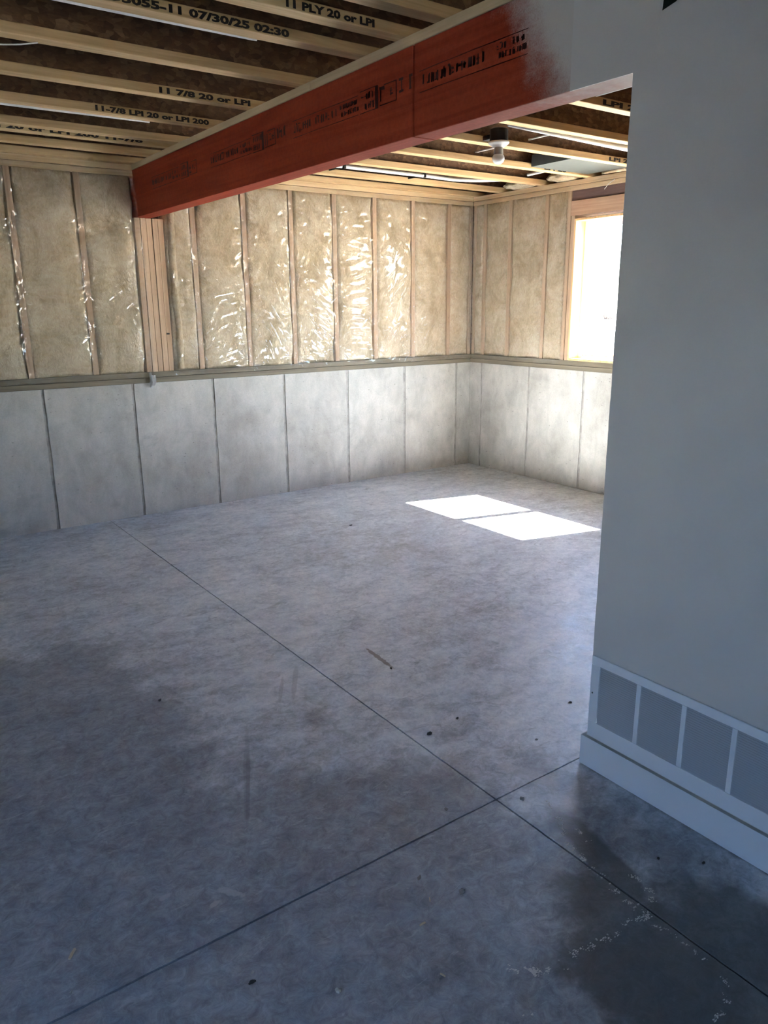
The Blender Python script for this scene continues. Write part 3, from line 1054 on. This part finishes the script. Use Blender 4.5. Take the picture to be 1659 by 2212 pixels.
up_ = empty('wall_upper')
tag(up_, 'outer walls and roof of the house above the basement', None, None, 'structure')
bm = bmesh.new()
add_box(bm, XL - 0.2, XL - 0.05, YF - 0.15, YB + 0.16, 2.77, 6.3)
add_box(bm, XR + 0.131, XR + 0.165, YF - 0.15, YB + 0.16, 5.2, 6.3)
add_box(bm, XL - 0.05, XR + 0.131, YF - 0.15, YF, 2.77, 6.3)
add_box(bm, XL - 0.05, XR + 0.131, YB + 0.1, YB + 0.16, 2.77, 6.3)
add_box(bm, XL - 0.6, XR + 0.5, YF - 0.6, YB + 0.6, 6.3, 6.45)
finish('house_shell', bm, 'siding', up_)

# ------------------------------------------------------------------ ceiling and joists
ceil = box('ceiling', XL - 0.2, XR + 0.16, YF - 0.15, YB + 0.16, ZJ + 0.303, ZJ + 0.322, 'osb', bevel=0)
tag(ceil, 'bare wood-strand subfloor seen between the joists', None, None, 'structure')
JW, JH, FT = 0.066, 0.302, 0.038


def joist(y, x0, x1, label, stamps=()):
    t = empty('floor_joist')
    tag(t, label, 'joist', 'wooden floor joists')
    box('bottom_flange', x0, x1, y, y + JW, ZJ, ZJ + FT, 'joist', t, 0.002)
    box('web', x0, x1, y + JW / 2 - 0.006, y + JW / 2 + 0.006, ZJ + FT, ZJ + JH - FT, 'osb', t, 0)
    box('top_flange', x0, x1, y, y + JW, ZJ + JH - FT, ZJ + JH, 'joist', t, 0.002)
    for (sx, ex, txt) in stamps:
        lettering('stamp_lettering', txt, 0.032, face_negy(sx, y - 0.0008, ZJ + 0.007), 'ink', t, ex - sx, 0.0016)
    return t


XE = XR + 0.10
A = '11-7/8" LPI 20 or LPI 200'
joist(5.511, XL, XE, 'floor joist lying against the far insulated wall, last of the row')
joist(5.182, XL, XE, 'floor joist second from the far insulated wall')
joist(4.856, XL, 1.984, 'short-span joist squeezed beside its neighbour left of the red beam, black stamp',
      [(0.60, 1.72, '11-7/8 LPI 20 or LPI 200 11-7/8')])
joist(4.694, XL, XE, 'floor joist third from the far wall, passing over the white tube with clips')
joist(4.207, XL, XE, 'floor joist with black stamps left and right of the red beam, white cable below',
      [(1.265, 1.86, '11-7/8 LPI 20 or LPI 200'), (4.435, 4.672, 'LPI 20')])
joist(3.719, XL, XE, 'floor joist just behind the bare bulb, stamped on its side',
      [(1.412, 1.865, '11 7/8 20 or LPI'), (4.546, 4.80, 'LPI 20')])
joist(3.225, XL, XE, 'floor joist just in front of the bare bulb, white pipe under its right half')
joist(2.743, XL, XE, 'floor joist with the date stamp 07/30/25 at the top left',
      [(0.55, 1.545, '11-7/8 ASTM D5055-11 07/30/25 02:30'), (3.28, 3.6, 'LPI 20')])
joist(2.483, XL, 1.984, 'extra floor joist nearer the camera than the date-stamped one, black stamp next to the beam',
      [(1.39, 1.74, '11 PLY 20 or LPI')])
joist(2.255, XL, XE, 'nearest visible floor joist, at the top edge above the red beam splice')
for k, lb in ((7, 'floor joist over the drywall-wrapped end of the red beam'), (8, 'floor joist over the end of the painted partition'), (9, 'floor joist over the return air grille')):
    o = joist(5.182 - (k - 1) * 0.488 - 0.488, XL, XE, lb)

# rim boards closing the joist bays over the window wall
box('rim_board', XR + 0.103, XR + 0.128, YF, YB + 0.12, ZJ, ZJ + JH, 'osb', wall_right, 0)
rim_l = [('pale insulation tuft at the joist end in the corner bay', 4.775, 5.165, 0.02, 0.55), ('pale insulation tuft stuffed between joist ends beside the corner bay', 4.29, 4.68, 0.03, 0.6)]
for lab, y0, y1, lo, hh in rim_l:
    bm = bmesh.new()
    bmesh.ops.create_icosphere(bm, subdivisions=4, radius=1)
    for v in bm.verts:
        n = 1 + 0.25 * noise.noise(v.co * 2.1 + Vector((y0, 0, 0))) + 0.10 * noise.noise(v.co * 6)
        sgn = v.co.y
        v.co = Vector((XR - 0.015 + v.co.x * n * 0.07, (y0 + y1) / 2 + sgn * n * (y1 - y0) / 2.35, ZJ + 0.036 + v.co.z * n * 0.034 * (1.15 - 0.35 * sgn)))
        v.co.z = max(v.co.z, ZJ + 0.001)
        v.co.y = min(max(v.co.y, y0), y1)
    o = finish('insulation_tuft', bm, 'ins', None, smooth=True)
    tag(o, lab, 'insulation', 'insulation at the joist ends')

# ------------------------------------------------------------------ red beam
beam = empty('support_beam')
tag(beam, 'long red-coated laminated beam spanning from the far wall to the grey partition', 'beam')
BX0, BX1, YSPL = 1.878, 1.985, 2.4385
s1 = box('beam_section', BX0, BX1, YSPL + 0.0042, YB + 0.10, ZB, ZT, 'beam', beam, 0.002)
s2 = box('beam_section', BX0, BX1, 1.405, YSPL - 0.0042, ZB, ZT, 'beam', beam, 0.002)
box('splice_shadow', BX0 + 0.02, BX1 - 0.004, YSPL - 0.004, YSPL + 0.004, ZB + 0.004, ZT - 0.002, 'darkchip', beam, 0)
for (a, b2) in ((YB + 0.09, 3.163), (3.160, 1.30)):
    box('beam_plate', BX0 - 0.004, BX1 + 0.004, b2, a, ZT + 0.0005, ZJ - 0.001, 'strip', beam, 0.0015)
INKX = BX0 - 0.0007


def ink_line(y0, y1, z, parent, t=0.0022, dz=0.0):
    bm = bmesh.new()
    n = 14
    vs = []
    for i in range(n + 1):
        y = y0 + (y1 - y0) * i / n
        w = t * (1 + 0.6 * noise.noise(Vector((y * 20, z, 0))))
        zz = z + dz * i / n + 0.0012 * noise.noise(Vector((y * 9, z * 5, 3)))
        vs.append((bm.verts.new((INKX, y, zz - w / 2)), bm.verts.new((INKX, y, zz + w / 2))))
    for i in range(n):
        bm.faces.new((vs[i][0], vs[i + 1][0], vs[i + 1][1], vs[i][1]))
    bmesh.ops.solidify(bm, geom=list(bm.faces), thickness=0.0003)
    finish('ink_line', bm, 'ink_red', parent)




def smudged_print(ya, yb, z, h, parent, seed, dens=1.0):
    """blurred mill print: no letter of it can be read, so it is built as worn ink strokes"""
    t = random.Random(seed)
    bm = bmesh.new()
    y = ya
    while y > yb:
        w = t.uniform(0.010, 0.022) * h / 0.03
        if t.random() < 0.86 * dens:
            for _ in range(t.choice((2, 3, 3, 4))):
                if t.random() < 0.6:                        # upright stroke
                    yy = y - t.uniform(0, w * 0.8)
                    q = (yy, yy - t.uniform(0.005, 0.009), z + t.uniform(0, h * 0.2), z + h * t.uniform(0.7, 1.0))
                else:                                       # cross stroke
                    zz = z + h * t.choice((0.05, 0.45, 0.85))
                    q = (y, y - w * t.uniform(0.6, 1.0), zz, zz + h * t.uniform(0.12, 0.2))
                j = [t.uniform(-0.0015, 0.0015) for _ in range(8)]
                v = [bm.verts.new((INKX, q[0] + j[0], q[2] + j[1])), bm.verts.new((INKX, q[1] + j[2], q[2] + j[3])),
                     bm.verts.new((INKX, q[1] + j[4], q[3] + j[5])), bm.verts.new((INKX, q[0] + j[6], q[3] + j[7]))]
                bm.faces.new(v)
        y -= w * 1.25
    o = finish('stamp_print', bm, 'ink_red', parent)
    return tag(o, 'worn dark mill print on the red beam', None, None, 'stuff')


sd_ = 1
for par, ya, yb in ((s2, 2.402, 1.868), (s1, 3.333, 2.797), (s1, 4.262, 3.757), (s1, 5.20, 4.72)):
    ink_line(ya, yb, 2.310, par)
    ink_line(ya, yb, 2.241, par)
    ln = ya - yb
    for (f0, f1, z, h, dn) in ((0.02, 0.30, 2.260, 0.036, 1.2), (0.33, 0.50, 2.262, 0.034, 1.0), (0.53, 0.70, 2.262, 0.034, 1.0), (0.74, 0.96, 2.281, 0.020, 1.0), (0.76, 0.98, 2.255, 0.018, 1.1)):
        sd_ += 1
        smudged_print(ya - ln * f0, ya - ln * f1, z, h, par, sd_, dn)
for y0 in (2.785, 3.745, 4.70):       # boxed mill marks
    ink_line(y0, y0 - 0.125, 2.319, s1, 0.003)
    ink_line(y0, y0 - 0.125, 2.240, s1, 0.003)
    box('ink_bar', INKX - 0.0002, INKX, y0 - 0.125, y0 - 0.105, 2.24, 2.319, 'ink_red', s1, 0)
    for (a0, a1, z, h) in ((0.01, 0.095, 2.284, 0.026), (0.01, 0.095, 2.248, 0.026), (0.135, 0.165, 2.25, 0.055), (0.185, 0.225, 2.268, 0.03), (0.26, 0.335, 2.262, 0.05)):
        sd_ += 1
        smudged_print(y0 - a0, y0 - a1, z, h, s1, sd_)
    ink_line(y0 - 0.165, y0 - 0.245, 2.312, s1, 0.003)
    ink_line(y0 - 0.135, y0 - 0.245, 2.245, s1, 0.003)
    box('ink_bar', INKX - 0.0002, INKX, y0 - 0.245, y0 - 0.240, 2.245, 2.312, 'ink_red', s1, 0)

# post of five studs under the far end of the beam
post = empty('built_up_post')
tag(post, 'post of upright studs nailed together under the far end of the red beam', 'post')
for i in range(5):
    x = POST[0] + i * 0.0408
    box('post_ply', x, x + 0.0385, YB - 0.004 - 0.003 * (i % 2), YB + 0.12, ZS, ZB - 0.001, 'stud', post, 0.002)
bm = bmesh.new()
for y, z in ((2.037, 1.318),):
    add_box(bm, y - 0.012, y + 0.010, YB - 0.011, YB - 0.006, z - 0.005, z + 0.006)
finish('knot_hole', bm, 'darkchip', post)

# ------------------------------------------------------------------ painted partition
part = empty('wall_partition')
tag(part, 'grey painted drywall partition on the right with its open end', None, None, 'structure')
bm = bmesh.new()


def jbox(bm, x0, x1, y0, y1, z0, z1):
    add_box(bm, x0, x1, y0, y1, z0, z1)


# main body with a slightly chipped end
nzv = 90
prof_y = []
for j in range(nzv + 1):
    z = ZB * j / nzv
    c = 0.0016 * noise.noise(Vector((z * 9, 2, 0))) + 0.0014 * max(0, noise.noise(Vector((z * 30, 5, 0))))
    if 0.85 < z < 1.25:
        c += 0.004 * max(0, noise.noise(Vector((z * 26, 8, 0))))
    prof_y.append((z, YP + c))
xa, xb = XP, XP + 0.115
L = [[bm.verts.new((xa, YF, z)), bm.verts.new((xa, y - 0.002, z)), bm.verts.new((xa + 0.002, y, z)), bm.verts.new((xb, y, z)), bm.verts.new((xb, YF, z))] for z, y in prof_y]
for j in range(nzv):
    for k in range(4):
        bm.faces.new((L[j][k + 1], L[j][k], L[j + 1][k], L[j + 1][k + 1]))
bm.faces.new(L[-1])
finish('drywall', bm, 'wallpaint', part)
bm = bmesh.new()
add_box(bm, XP, XP + 0.115, YF, 1.40, ZB, ZJ - 0.002)
finish('drywall', bm, 'wallpaint', part)
bm = bmesh.new()
add_box(bm, XP - 0.0005, BX0 - 0.0005, 1.40, 1.690, ZB - 0.001, ZJ - 0.002)
finish('drywall', bm, 'wallpaint', part)
bm = bmesh.new()
add_box(bm, BX1 + 0.001, BX1 + 0.006, 1.40, 1.690, ZB, ZJ - 0.002)
finish('drywall', bm, 'wallpaint', part)

# baseboard
bb = empty('baseboard_partition')
tag(bb, 'white baseboard along the foot of the grey partition', None, None, 'structure')
bm = bmesh.new()
for f in add_box(bm, XP - 0.014, XP - 0.0005, YF, YP + 0.014, 0.004, 0.110):
    f.normal_update()
    if f.normal.z > 0.9:
        f.material_index = 1
for f in add_box(bm, XP - 0.0005, XP + 0.129, YP + 0.0045, YP + 0.014, 0.004, 0.110):
    f.normal_update()
    if f.normal.z > 0.9:
        f.material_index = 1
finish('board', bm, ['trim', 'mdf'], bb)

# return air grille
gr = empty('return_air_grille')
tag(gr, 'wide white return air grille low on the grey partition, above the baseboard', 'vent grille')
GY1, GZ0, GZ1 = 1.468, 0.1165, 0.405
OP = 0.1405
PITCHG = 0.1565
NO = 5
GY0 = 1.434 - (NO - 1) * PITCHG - OP - 0.034
FX0, FX1 = XP - 0.0075, XP - 0.0006
OZ0, OZ1 = 0.173, 0.3755
bm = bmesh.new()
add_box(bm, FX0, FX1, GY0, GY1, GZ0, OZ0)
add_box(bm, FX0, FX1, GY0, GY1, OZ1, GZ1)
add_box(bm, FX0, FX1, 1.434, GY1, OZ0, OZ1)
add_box(bm, FX0, FX1, GY0, GY0 + 0.034, OZ0, OZ1)
finish('grille_frame', bm, 'grille', gr, bevel=0.0012)
for k in range(NO - 1):
    y1 = 1.434 - OP - k * PITCHG
    box('divider_bar', FX0 + 0.0004, FX1, y1 - (PITCHG - OP), y1, OZ0, OZ1, 'grille', gr, 0.001)
box('duct_shade', XP - 0.0014, XP - 0.0007, GY0 + 0.03, 1.437, OZ0 - 0.002, OZ1 + 0.002, 'grille_dark', gr, 0)  # near-black sheet standing in for the shade of the duct opening
NSL = 27
for k in range(NO):
    y1 = 1.434 - k * PITCHG
    y0 = y1 - OP
    bm = bmesh.new()
    for i in range(NSL):
        z = OZ0 + (i + 0.5) * (OZ1 - OZ0) / NSL
        dz = 0.0029
        v = [bm.verts.new(p) for p in ((FX0 + 0.0008, y0, z - dz), (FX0 + 0.0008, y1, z - dz), (FX0 + 0.0040, y1, z + dz * 0.75), (FX0 + 0.0040, y0, z + dz * 0.75))]
        bm.faces.new(v)
    bmesh.ops.solidify(bm, geom=list(bm.faces), thickness=0.0007)
    o = finish('louvres', bm, 'grille', gr)
    tag(o, None, None, None, 'stuff')
for z in (0.275,):
    for y in (1.4575, GY0 + 0.0105):
        bm = bmesh.new()
        lathe_bm(bm, [(0.0032, 0), (0.0028, 0.0012), (0.0012, 0.0016)], 10)
        bmesh.ops.rotate(bm, verts=bm.verts, cent=(0, 0, 0), matrix=Matrix.Rotation(-math.pi / 2, 3, 'Y'))
        bmesh.ops.translate(bm, verts=bm.verts, vec=(FX0, y, z))
        finish('screw', bm, 'screw', gr)

# scrap of dark tape at the top of the partition
bm = bmesh.new()
pts = [(1.392, 2.226), (1.383, 2.300), (1.330, 2.300), (1.335, 2.252), (1.352, 2.236)]
top = [bm.verts.new((XP - 0.0018 - 0.004 * (i % 2), p[0], p[1])) for i, p in enumerate(pts)]
bm.faces.new(top)
bmesh.ops.solidify(bm, geom=list(bm.faces), thickness=0.0012)
o = finish('tape_scrap', bm, 'green')
tag(o, 'dark green scrap stuck on the grey partition at the top edge', 'scrap')

# ------------------------------------------------------------------ bare bulb
lamp = empty('bare_bulb_lamp')
tag(lamp, 'unlit bare bulb on a white holder under a black junction box between joists', 'lamp')
LX, LY, LZ = 3.405, 3.60, 2.418
bm = bmesh.new()
lathe_bm(bm, [(0.052, 0.0), (0.054, 0.004), (0.052, 0.066), (0.046, 0.07)], 24, (LX, LY, LZ + 0.008))
finish('junction_box', bm, 'black_pl', lamp, smooth=False)
box('box_bracket', LX - 0.02, LX + 0.02, LY + 0.045, 3.7185, LZ + 0.03, LZ + 0.055, 'black_pl', lamp)
bm = bmesh.new()
lathe_bm(bm, [(0.030, -0.022), (0.038, -0.018), (0.058, -0.004), (0.062, 0.002), (0.060, 0.008)], 28, (LX, LY, LZ))
finish('lamp_holder', bm, 'white_pl', lamp, smooth=True)
bm = bmesh.new()
lathe_bm(bm, [(0.0265, -0.062), (0.028, -0.058), (0.0265, -0.036), (0.0245, -0.018)], 24, (LX, LY, LZ))
bulb = finish('bulb', bm, 'lampgrey', lamp, smooth=True)
bm = bmesh.new()
lathe_bm(bm, [(0.006, -0.1145), (0.018, -0.1115), (0.030, -0.102), (0.0365, -0.088), (0.0365, -0.078), (0.033, -0.068), (0.0275, -0.061)], 28, (LX, LY, LZ))
finish('bulb_globe', bm, 'frost', bulb, smooth=True)

# ------------------------------------------------------------------ pipes and cables in the joist bays
o = tube('white_pipe', [(3.20, 3.312, ZJ + 0.004), (3.6, 3.314, ZJ + 0.0), (4.0, 3.316, ZJ - 0.006), (4.5, 3.318, ZJ - 0.012), (4.95, 3.318, ZJ - 0.012)], [0.008, 0.014, 0.018, 0.021, 0.021], 'white_pl', None, 14)
tag(o, 'white plastic pipe under the joist in front of the bulb, right side', 'pipe')
o = tube('white_cable', [(0.2, 2.817, ZJ + 0.004), (1.0, 2.817, ZJ + 0.004), (1.45, 2.817, ZJ + 0.006)], 0.0085, 'cable', None, 10)
tag(o, 'white cable along the date-stamped joist at the top left', 'cable')
o = tube('white_cable', [(-0.4, 4.282, ZJ + 0.002), (1.0, 4.282, ZJ + 0.002), (1.56, 4.284, ZJ + 0.006)], 0.010, 'cable', None, 10)
tag(o, 'white cable along the fourth joist from the far wall, left of the beam', 'cable')

t = empty('clipped_tube')
tag(t, 'white tube held by black clips, sagging along the joist bay nearest the far wall', 'pipe')
path = smooth_path([(2.05, 5.0, 2.475), (3.2, 4.995, 2.466), (3.95, 4.985, 2.462), (4.25, 4.965, 2.455), (4.50, 4.90, 2.462), (4.72, 4.80, 2.478)], 8)
tube('tube', path, 0.013, 'white_pl', t, 12)
for x in (3.215, 3.945):
    box('clip', x - 0.012, x + 0.012, 4.972, 5.012, 2.449, 2.482, 'black_pl', t, 0.002)
    box('clip', x - 0.008, x + 0.008, 5.008, 5.1815, 2.462, 2.474, 'black_pl', t, 0.002)
o = tube('thin_cable', [(3.80, 3.262, 2.50), (3.80, 3.6, 2.503), (3.795, 4.0, 2.50), (3.79, 4.236, 2.502)], 0.0055, 'cable', None, 8)
tag(o, 'thin pale cable crossing the joist bays beside the bulb', 'cable')
o = tube('flat_strap', smooth_path([(4.77, 4.70, 2.498), (4.775, 4.62, 2.502), (4.785, 4.48, 2.506), (4.83, 4.38, 2.505), (4.93, 4.29, 2.50)], 6), 0.011, 'white_pl', None, 10)
tag(o, 'short white tube poking out between joists above the insulated wall', 'pipe')
# bay closed with a flat panel above the window
bm = bmesh.new()
add_box(bm, 4.30, 4.90, 3.788, 4.204, ZJ + 0.012, ZJ + 0.018)
add_box(bm, 4.30, 4.304, 3.788, 4.204, ZJ + 0.018, ZJ + 0.09)
o = finish('bay_panel', bm, 'grey_metal')
tag(o, 'dull grey-green sheet panel closing the joist bay above the window', 'panel')
o = tube('foam_strip', smooth_path([(4.95, 4.10, ZJ + 0.012), (4.94, 3.99, ZJ + 0.013), (4.935, 3.89, ZJ + 0.014), (4.93, 3.79, ZJ + 0.015)], 5), [0.010 + 0.0009 * i for i in range(16)], 'ins', None, 10)
tag(o, 'pale foam strip on the top plate below the grey-green panel', 'strip')
o = tube('wire_end', [(XR - 0.004, 4.087, 2.337), (XR - 0.03, 4.03, 2.365), (XR - 0.02, 3.981, 2.394)], 0.0022, 'cable', None, 6)
tag(o, 'short bright wire end sticking out above the window header', 'wire')
o = tube('plastic_strip', smooth_path([(0.2, 3.315, ZJ - 0.002), (0.45, 3.31, ZJ - 0.012), (0.62, 3.312, ZJ - 0.022), (0.73, 3.304, ZJ - 0.012), (0.80, 3.27, ZJ - 0.003)], 5), 0.0026, 'cable', None, 6)
tag(o, 'thin whitish strand hanging from a joist at the left edge', 'scrap')

# ------------------------------------------------------------------ debris on the floor
def chunk(name, x, y, r, m, label, cat, seed, squash=0.7, stretch=1.0, ang=0.0):
    r *= 0.62
    bm = bmesh.new()
    bmesh.ops.create_icosphere(bm, subdivisions=2, radius=1)
    for v in bm.verts:
        n = 1 + 0.6 * noise.noise(v.co * 1.5 + Vector((seed, 0, 0))) + 0.4 * noise.noise(v.co * 3.1 + Vector((0, seed, 0)))
        p = Vector((v.co.x * r * n * stretch, v.co.y * r * n, v.co.z * r * n * squash))
        v.co = Vector((p.x * math.cos(ang) - p.y * math.sin(ang), p.x * math.sin(ang) + p.y * math.cos(ang), p.z))
    zmin = min(v.co.z for v in bm.verts)
    for v in bm.verts:
        v.co += Vector((x, y, -zmin * 0.8))
        v.co.z = max(v.co.z, 0.0)
    o = finish(name, bm, m)
    return tag(o, label, cat, 'debris on the concrete floor')


chunk('concrete_crumb', 0.716, 1.205, 0.0095, 'crumb', 'pale lumpy concrete crumb near the bottom edge of the photo', 'rubble', 1.1, 0.9)
chunk('stone_chip', 1.145, 1.27, 0.0125, 'stone', 'angular grey stone chip, largest loose piece below the crossing of the cuts', 'rubble', 2.3, 0.6, 1.2, 0.3)
chunk('stone_chip', 1.56, 1.459, 0.012, 'stone', 'dark stone chip just right of the crossing of the cuts', 'rubble', 3.9, 0.5, 1.1, 1.2)
chunk('dirt_clump', 1.334, 1.56, 0.009, 'stone', 'small dark clump left of the crossing of the cuts', 'rubble', 4.4, 0.5, 1.2, 0.9)
chunk('dark_chip', 1.563, 1.929, 0.012, 'darkchip', 'black chip beside the long cut, right of its middle', 'rubble', 5.2, 0.45, 1.5, 0.2)
chunk('dark_chip', 1.717, 1.952, 0.008, 'darkchip', 'small black chip between the long cut and the grille', 'rubble', 6.7, 0.4, 1.6, 0.5)
chunk('dark_chip', 2.148, 1.781, 0.008, 'darkchip', 'small dark chip on the floor close to the end of the partition', 'rubble', 7.7, 0.4, 1.7, 0.1)
chunk('dark_chip', 1.849, 1.673, 0.007, 'stone', 'tiny grey chip in front of the partition end', 'rubble', 8.2, 0.4, 1.4, 0.1)
chunk('dark_chip', 1.758, 2.433, 0.0085, 'darkchip', 'black chip at the lower end of the brown splinter mark', 'rubble', 9.4, 0.4, 1.8, 0.9)
chunk('dark_chip', 0.857, 2.754, 0.009, 'darkchip', 'dark chip on the floor left of the long cut', 'rubble', 10.4, 0.4, 1.5, 0.9)
chunk('dark_chip', 2.832, 4.395, 0.012, 'darkchip', 'dark chip on the pale floor left of the sunlit patches', 'rubble', 11.4, 0.35, 1.6, 0.1)
chunk('dark_chip', 1.087, 1.379, 0.008, 'stone', 'flat grey chip above the largest stone chip', 'rubble', 12.4, 0.35, 1.9, 0.6)
chunk('dark_chip', 1.676, 1.044, 0.006, 'darkchip', 'dark speck on the floor in front of the grille, nearer the cut', 'rubble', 13.4, 0.5, 1.4, 0.6)
chunk('dark_chip', 1.761, 0.959, 0.006, 'darkchip', 'dark speck on the floor in front of the grille, nearer the baseboard', 'rubble', 14.4, 0.5, 1.8, 0.2)
chunk('concrete_crumb', 0.582, 1.366, 0.006, 'crumb', 'small pale crumb above the bottom edge, left of the lumpy one', 'rubble', 15.1, 0.8)
chunk('dark_chip', 0.57, 1.343, 0.008, 'darkchip', 'flat dark chip just below the small pale crumb', 'rubble', 16.1, 0.3, 1.8, 0.1)
chunk('concrete_crumb', 0.222, 1.56, 0.005, 'crumb', 'tiny pale crumb at the bottom left corner', 'rubble', 18.1, 0.8)


def splinter(name, x, y, ln, ang, m, label, r=0.003):
    bm = bmesh.new()
    c, s = math.cos(ang), math.sin(ang)
    tube_bm(bm, [(x - c * ln / 2, y - s * ln / 2, r), (x, y, r * 1.3), (x + c * ln / 2, y + s * ln / 2, r)], [r * 0.8, r, r * 0.9], 6)
    o = finish(name, bm, m)
    return tag(o, label, 'wood scrap', 'debris on the concrete floor')


splinter('wood_sliver', 0.252, 1.668, 0.030, 0.9, 'woodchip', 'curled pale sliver on the floor at the lower left', 0.004)
splinter('wood_sliver', 0.993, 1.246, 0.017, 0.0, 'woodchip', 'short pale wood sliver left of the largest stone chip', 0.0028)
splinter('wood_sliver', 0.937, 1.099, 0.014, 1.9, 'woodchip', 'thin pale wood sliver left of the white crust', 0.0022)
splinter('wood_sliver', 1.06, 1.30, 0.013, 1.0, 'woodchip', 'tiny pale sliver beside the flat grey chip', 0.0018)

# ------------------------------------------------------------------ outdoors
gd = box('ground', XR + 0.17, 140, -120, 140, 0.70, 0.80, 'soil', bevel=0)
tag(gd, 'dry pale ground outside the window', None, None, 'structure')
gd2 = box('ground', -120, XL - 0.21, -120, 140, 0.70, 0.80, 'soil', bevel=0)
tag(gd2, 'dry pale ground outside the wall left of the camera', None, None, 'structure')


sky_block = box('wall_sky_blocker', XL - 3.75, XL - 3.70, -7, 9, 0.8, 2.3, 'siding', bevel=0)  # added out of view to block low sky light at the left window
tag(sky_block, 'unseen board added to block low sky light outside the wall left of the camera', None, None, 'structure')


def shrub(x, y, r, h, seed, label):
    t = random.Random(seed)
    bm = bmesh.new()
    for _ in range(60):
        a = t.random() * 6.28
        el = t.uniform(0.3, 1.4)
        ln = t.uniform(0.5, 1.0) * h
        p0 = Vector((x + t.gauss(0, r * 0.2), y + t.gauss(0, r * 0.2), 0.79))
        d = Vector((math.cos(a) * math.cos(el) * r / h * 1.4, math.sin(a) * math.cos(el) * r / h * 1.4, math.sin(el)))
        pts = [p0 + d * ln * k / 3 + Vector((t.gauss(0, .03), t.gauss(0, .03), 0)) * k for k in range(4)]
        tube_bm(bm, pts, [0.016, 0.012, 0.009, 0.005], 4)
        for q in range(3):
            b0 = pts[1 + q % 3]
            d2 = Vector((t.gauss(0, 1), t.gauss(0, 1), abs(t.gauss(0, 1)))).normalized() * ln * 0.3
            tube_bm(bm, [b0, b0 + d2], [0.008, 0.004], 4)
    o = finish('dry_shrub', bm, 'twig')
    return tag(o, label, 'shrub', 'shrubs outside the window')


shrub(29.5, 23.6, 0.55, 0.9, 3, 'bare twiggy shrub seen low through the window, left one')
shrub(27.5, 20.6, 0.45, 0.7, 4, 'bare twiggy shrub seen low through the window, beside the partition edge')
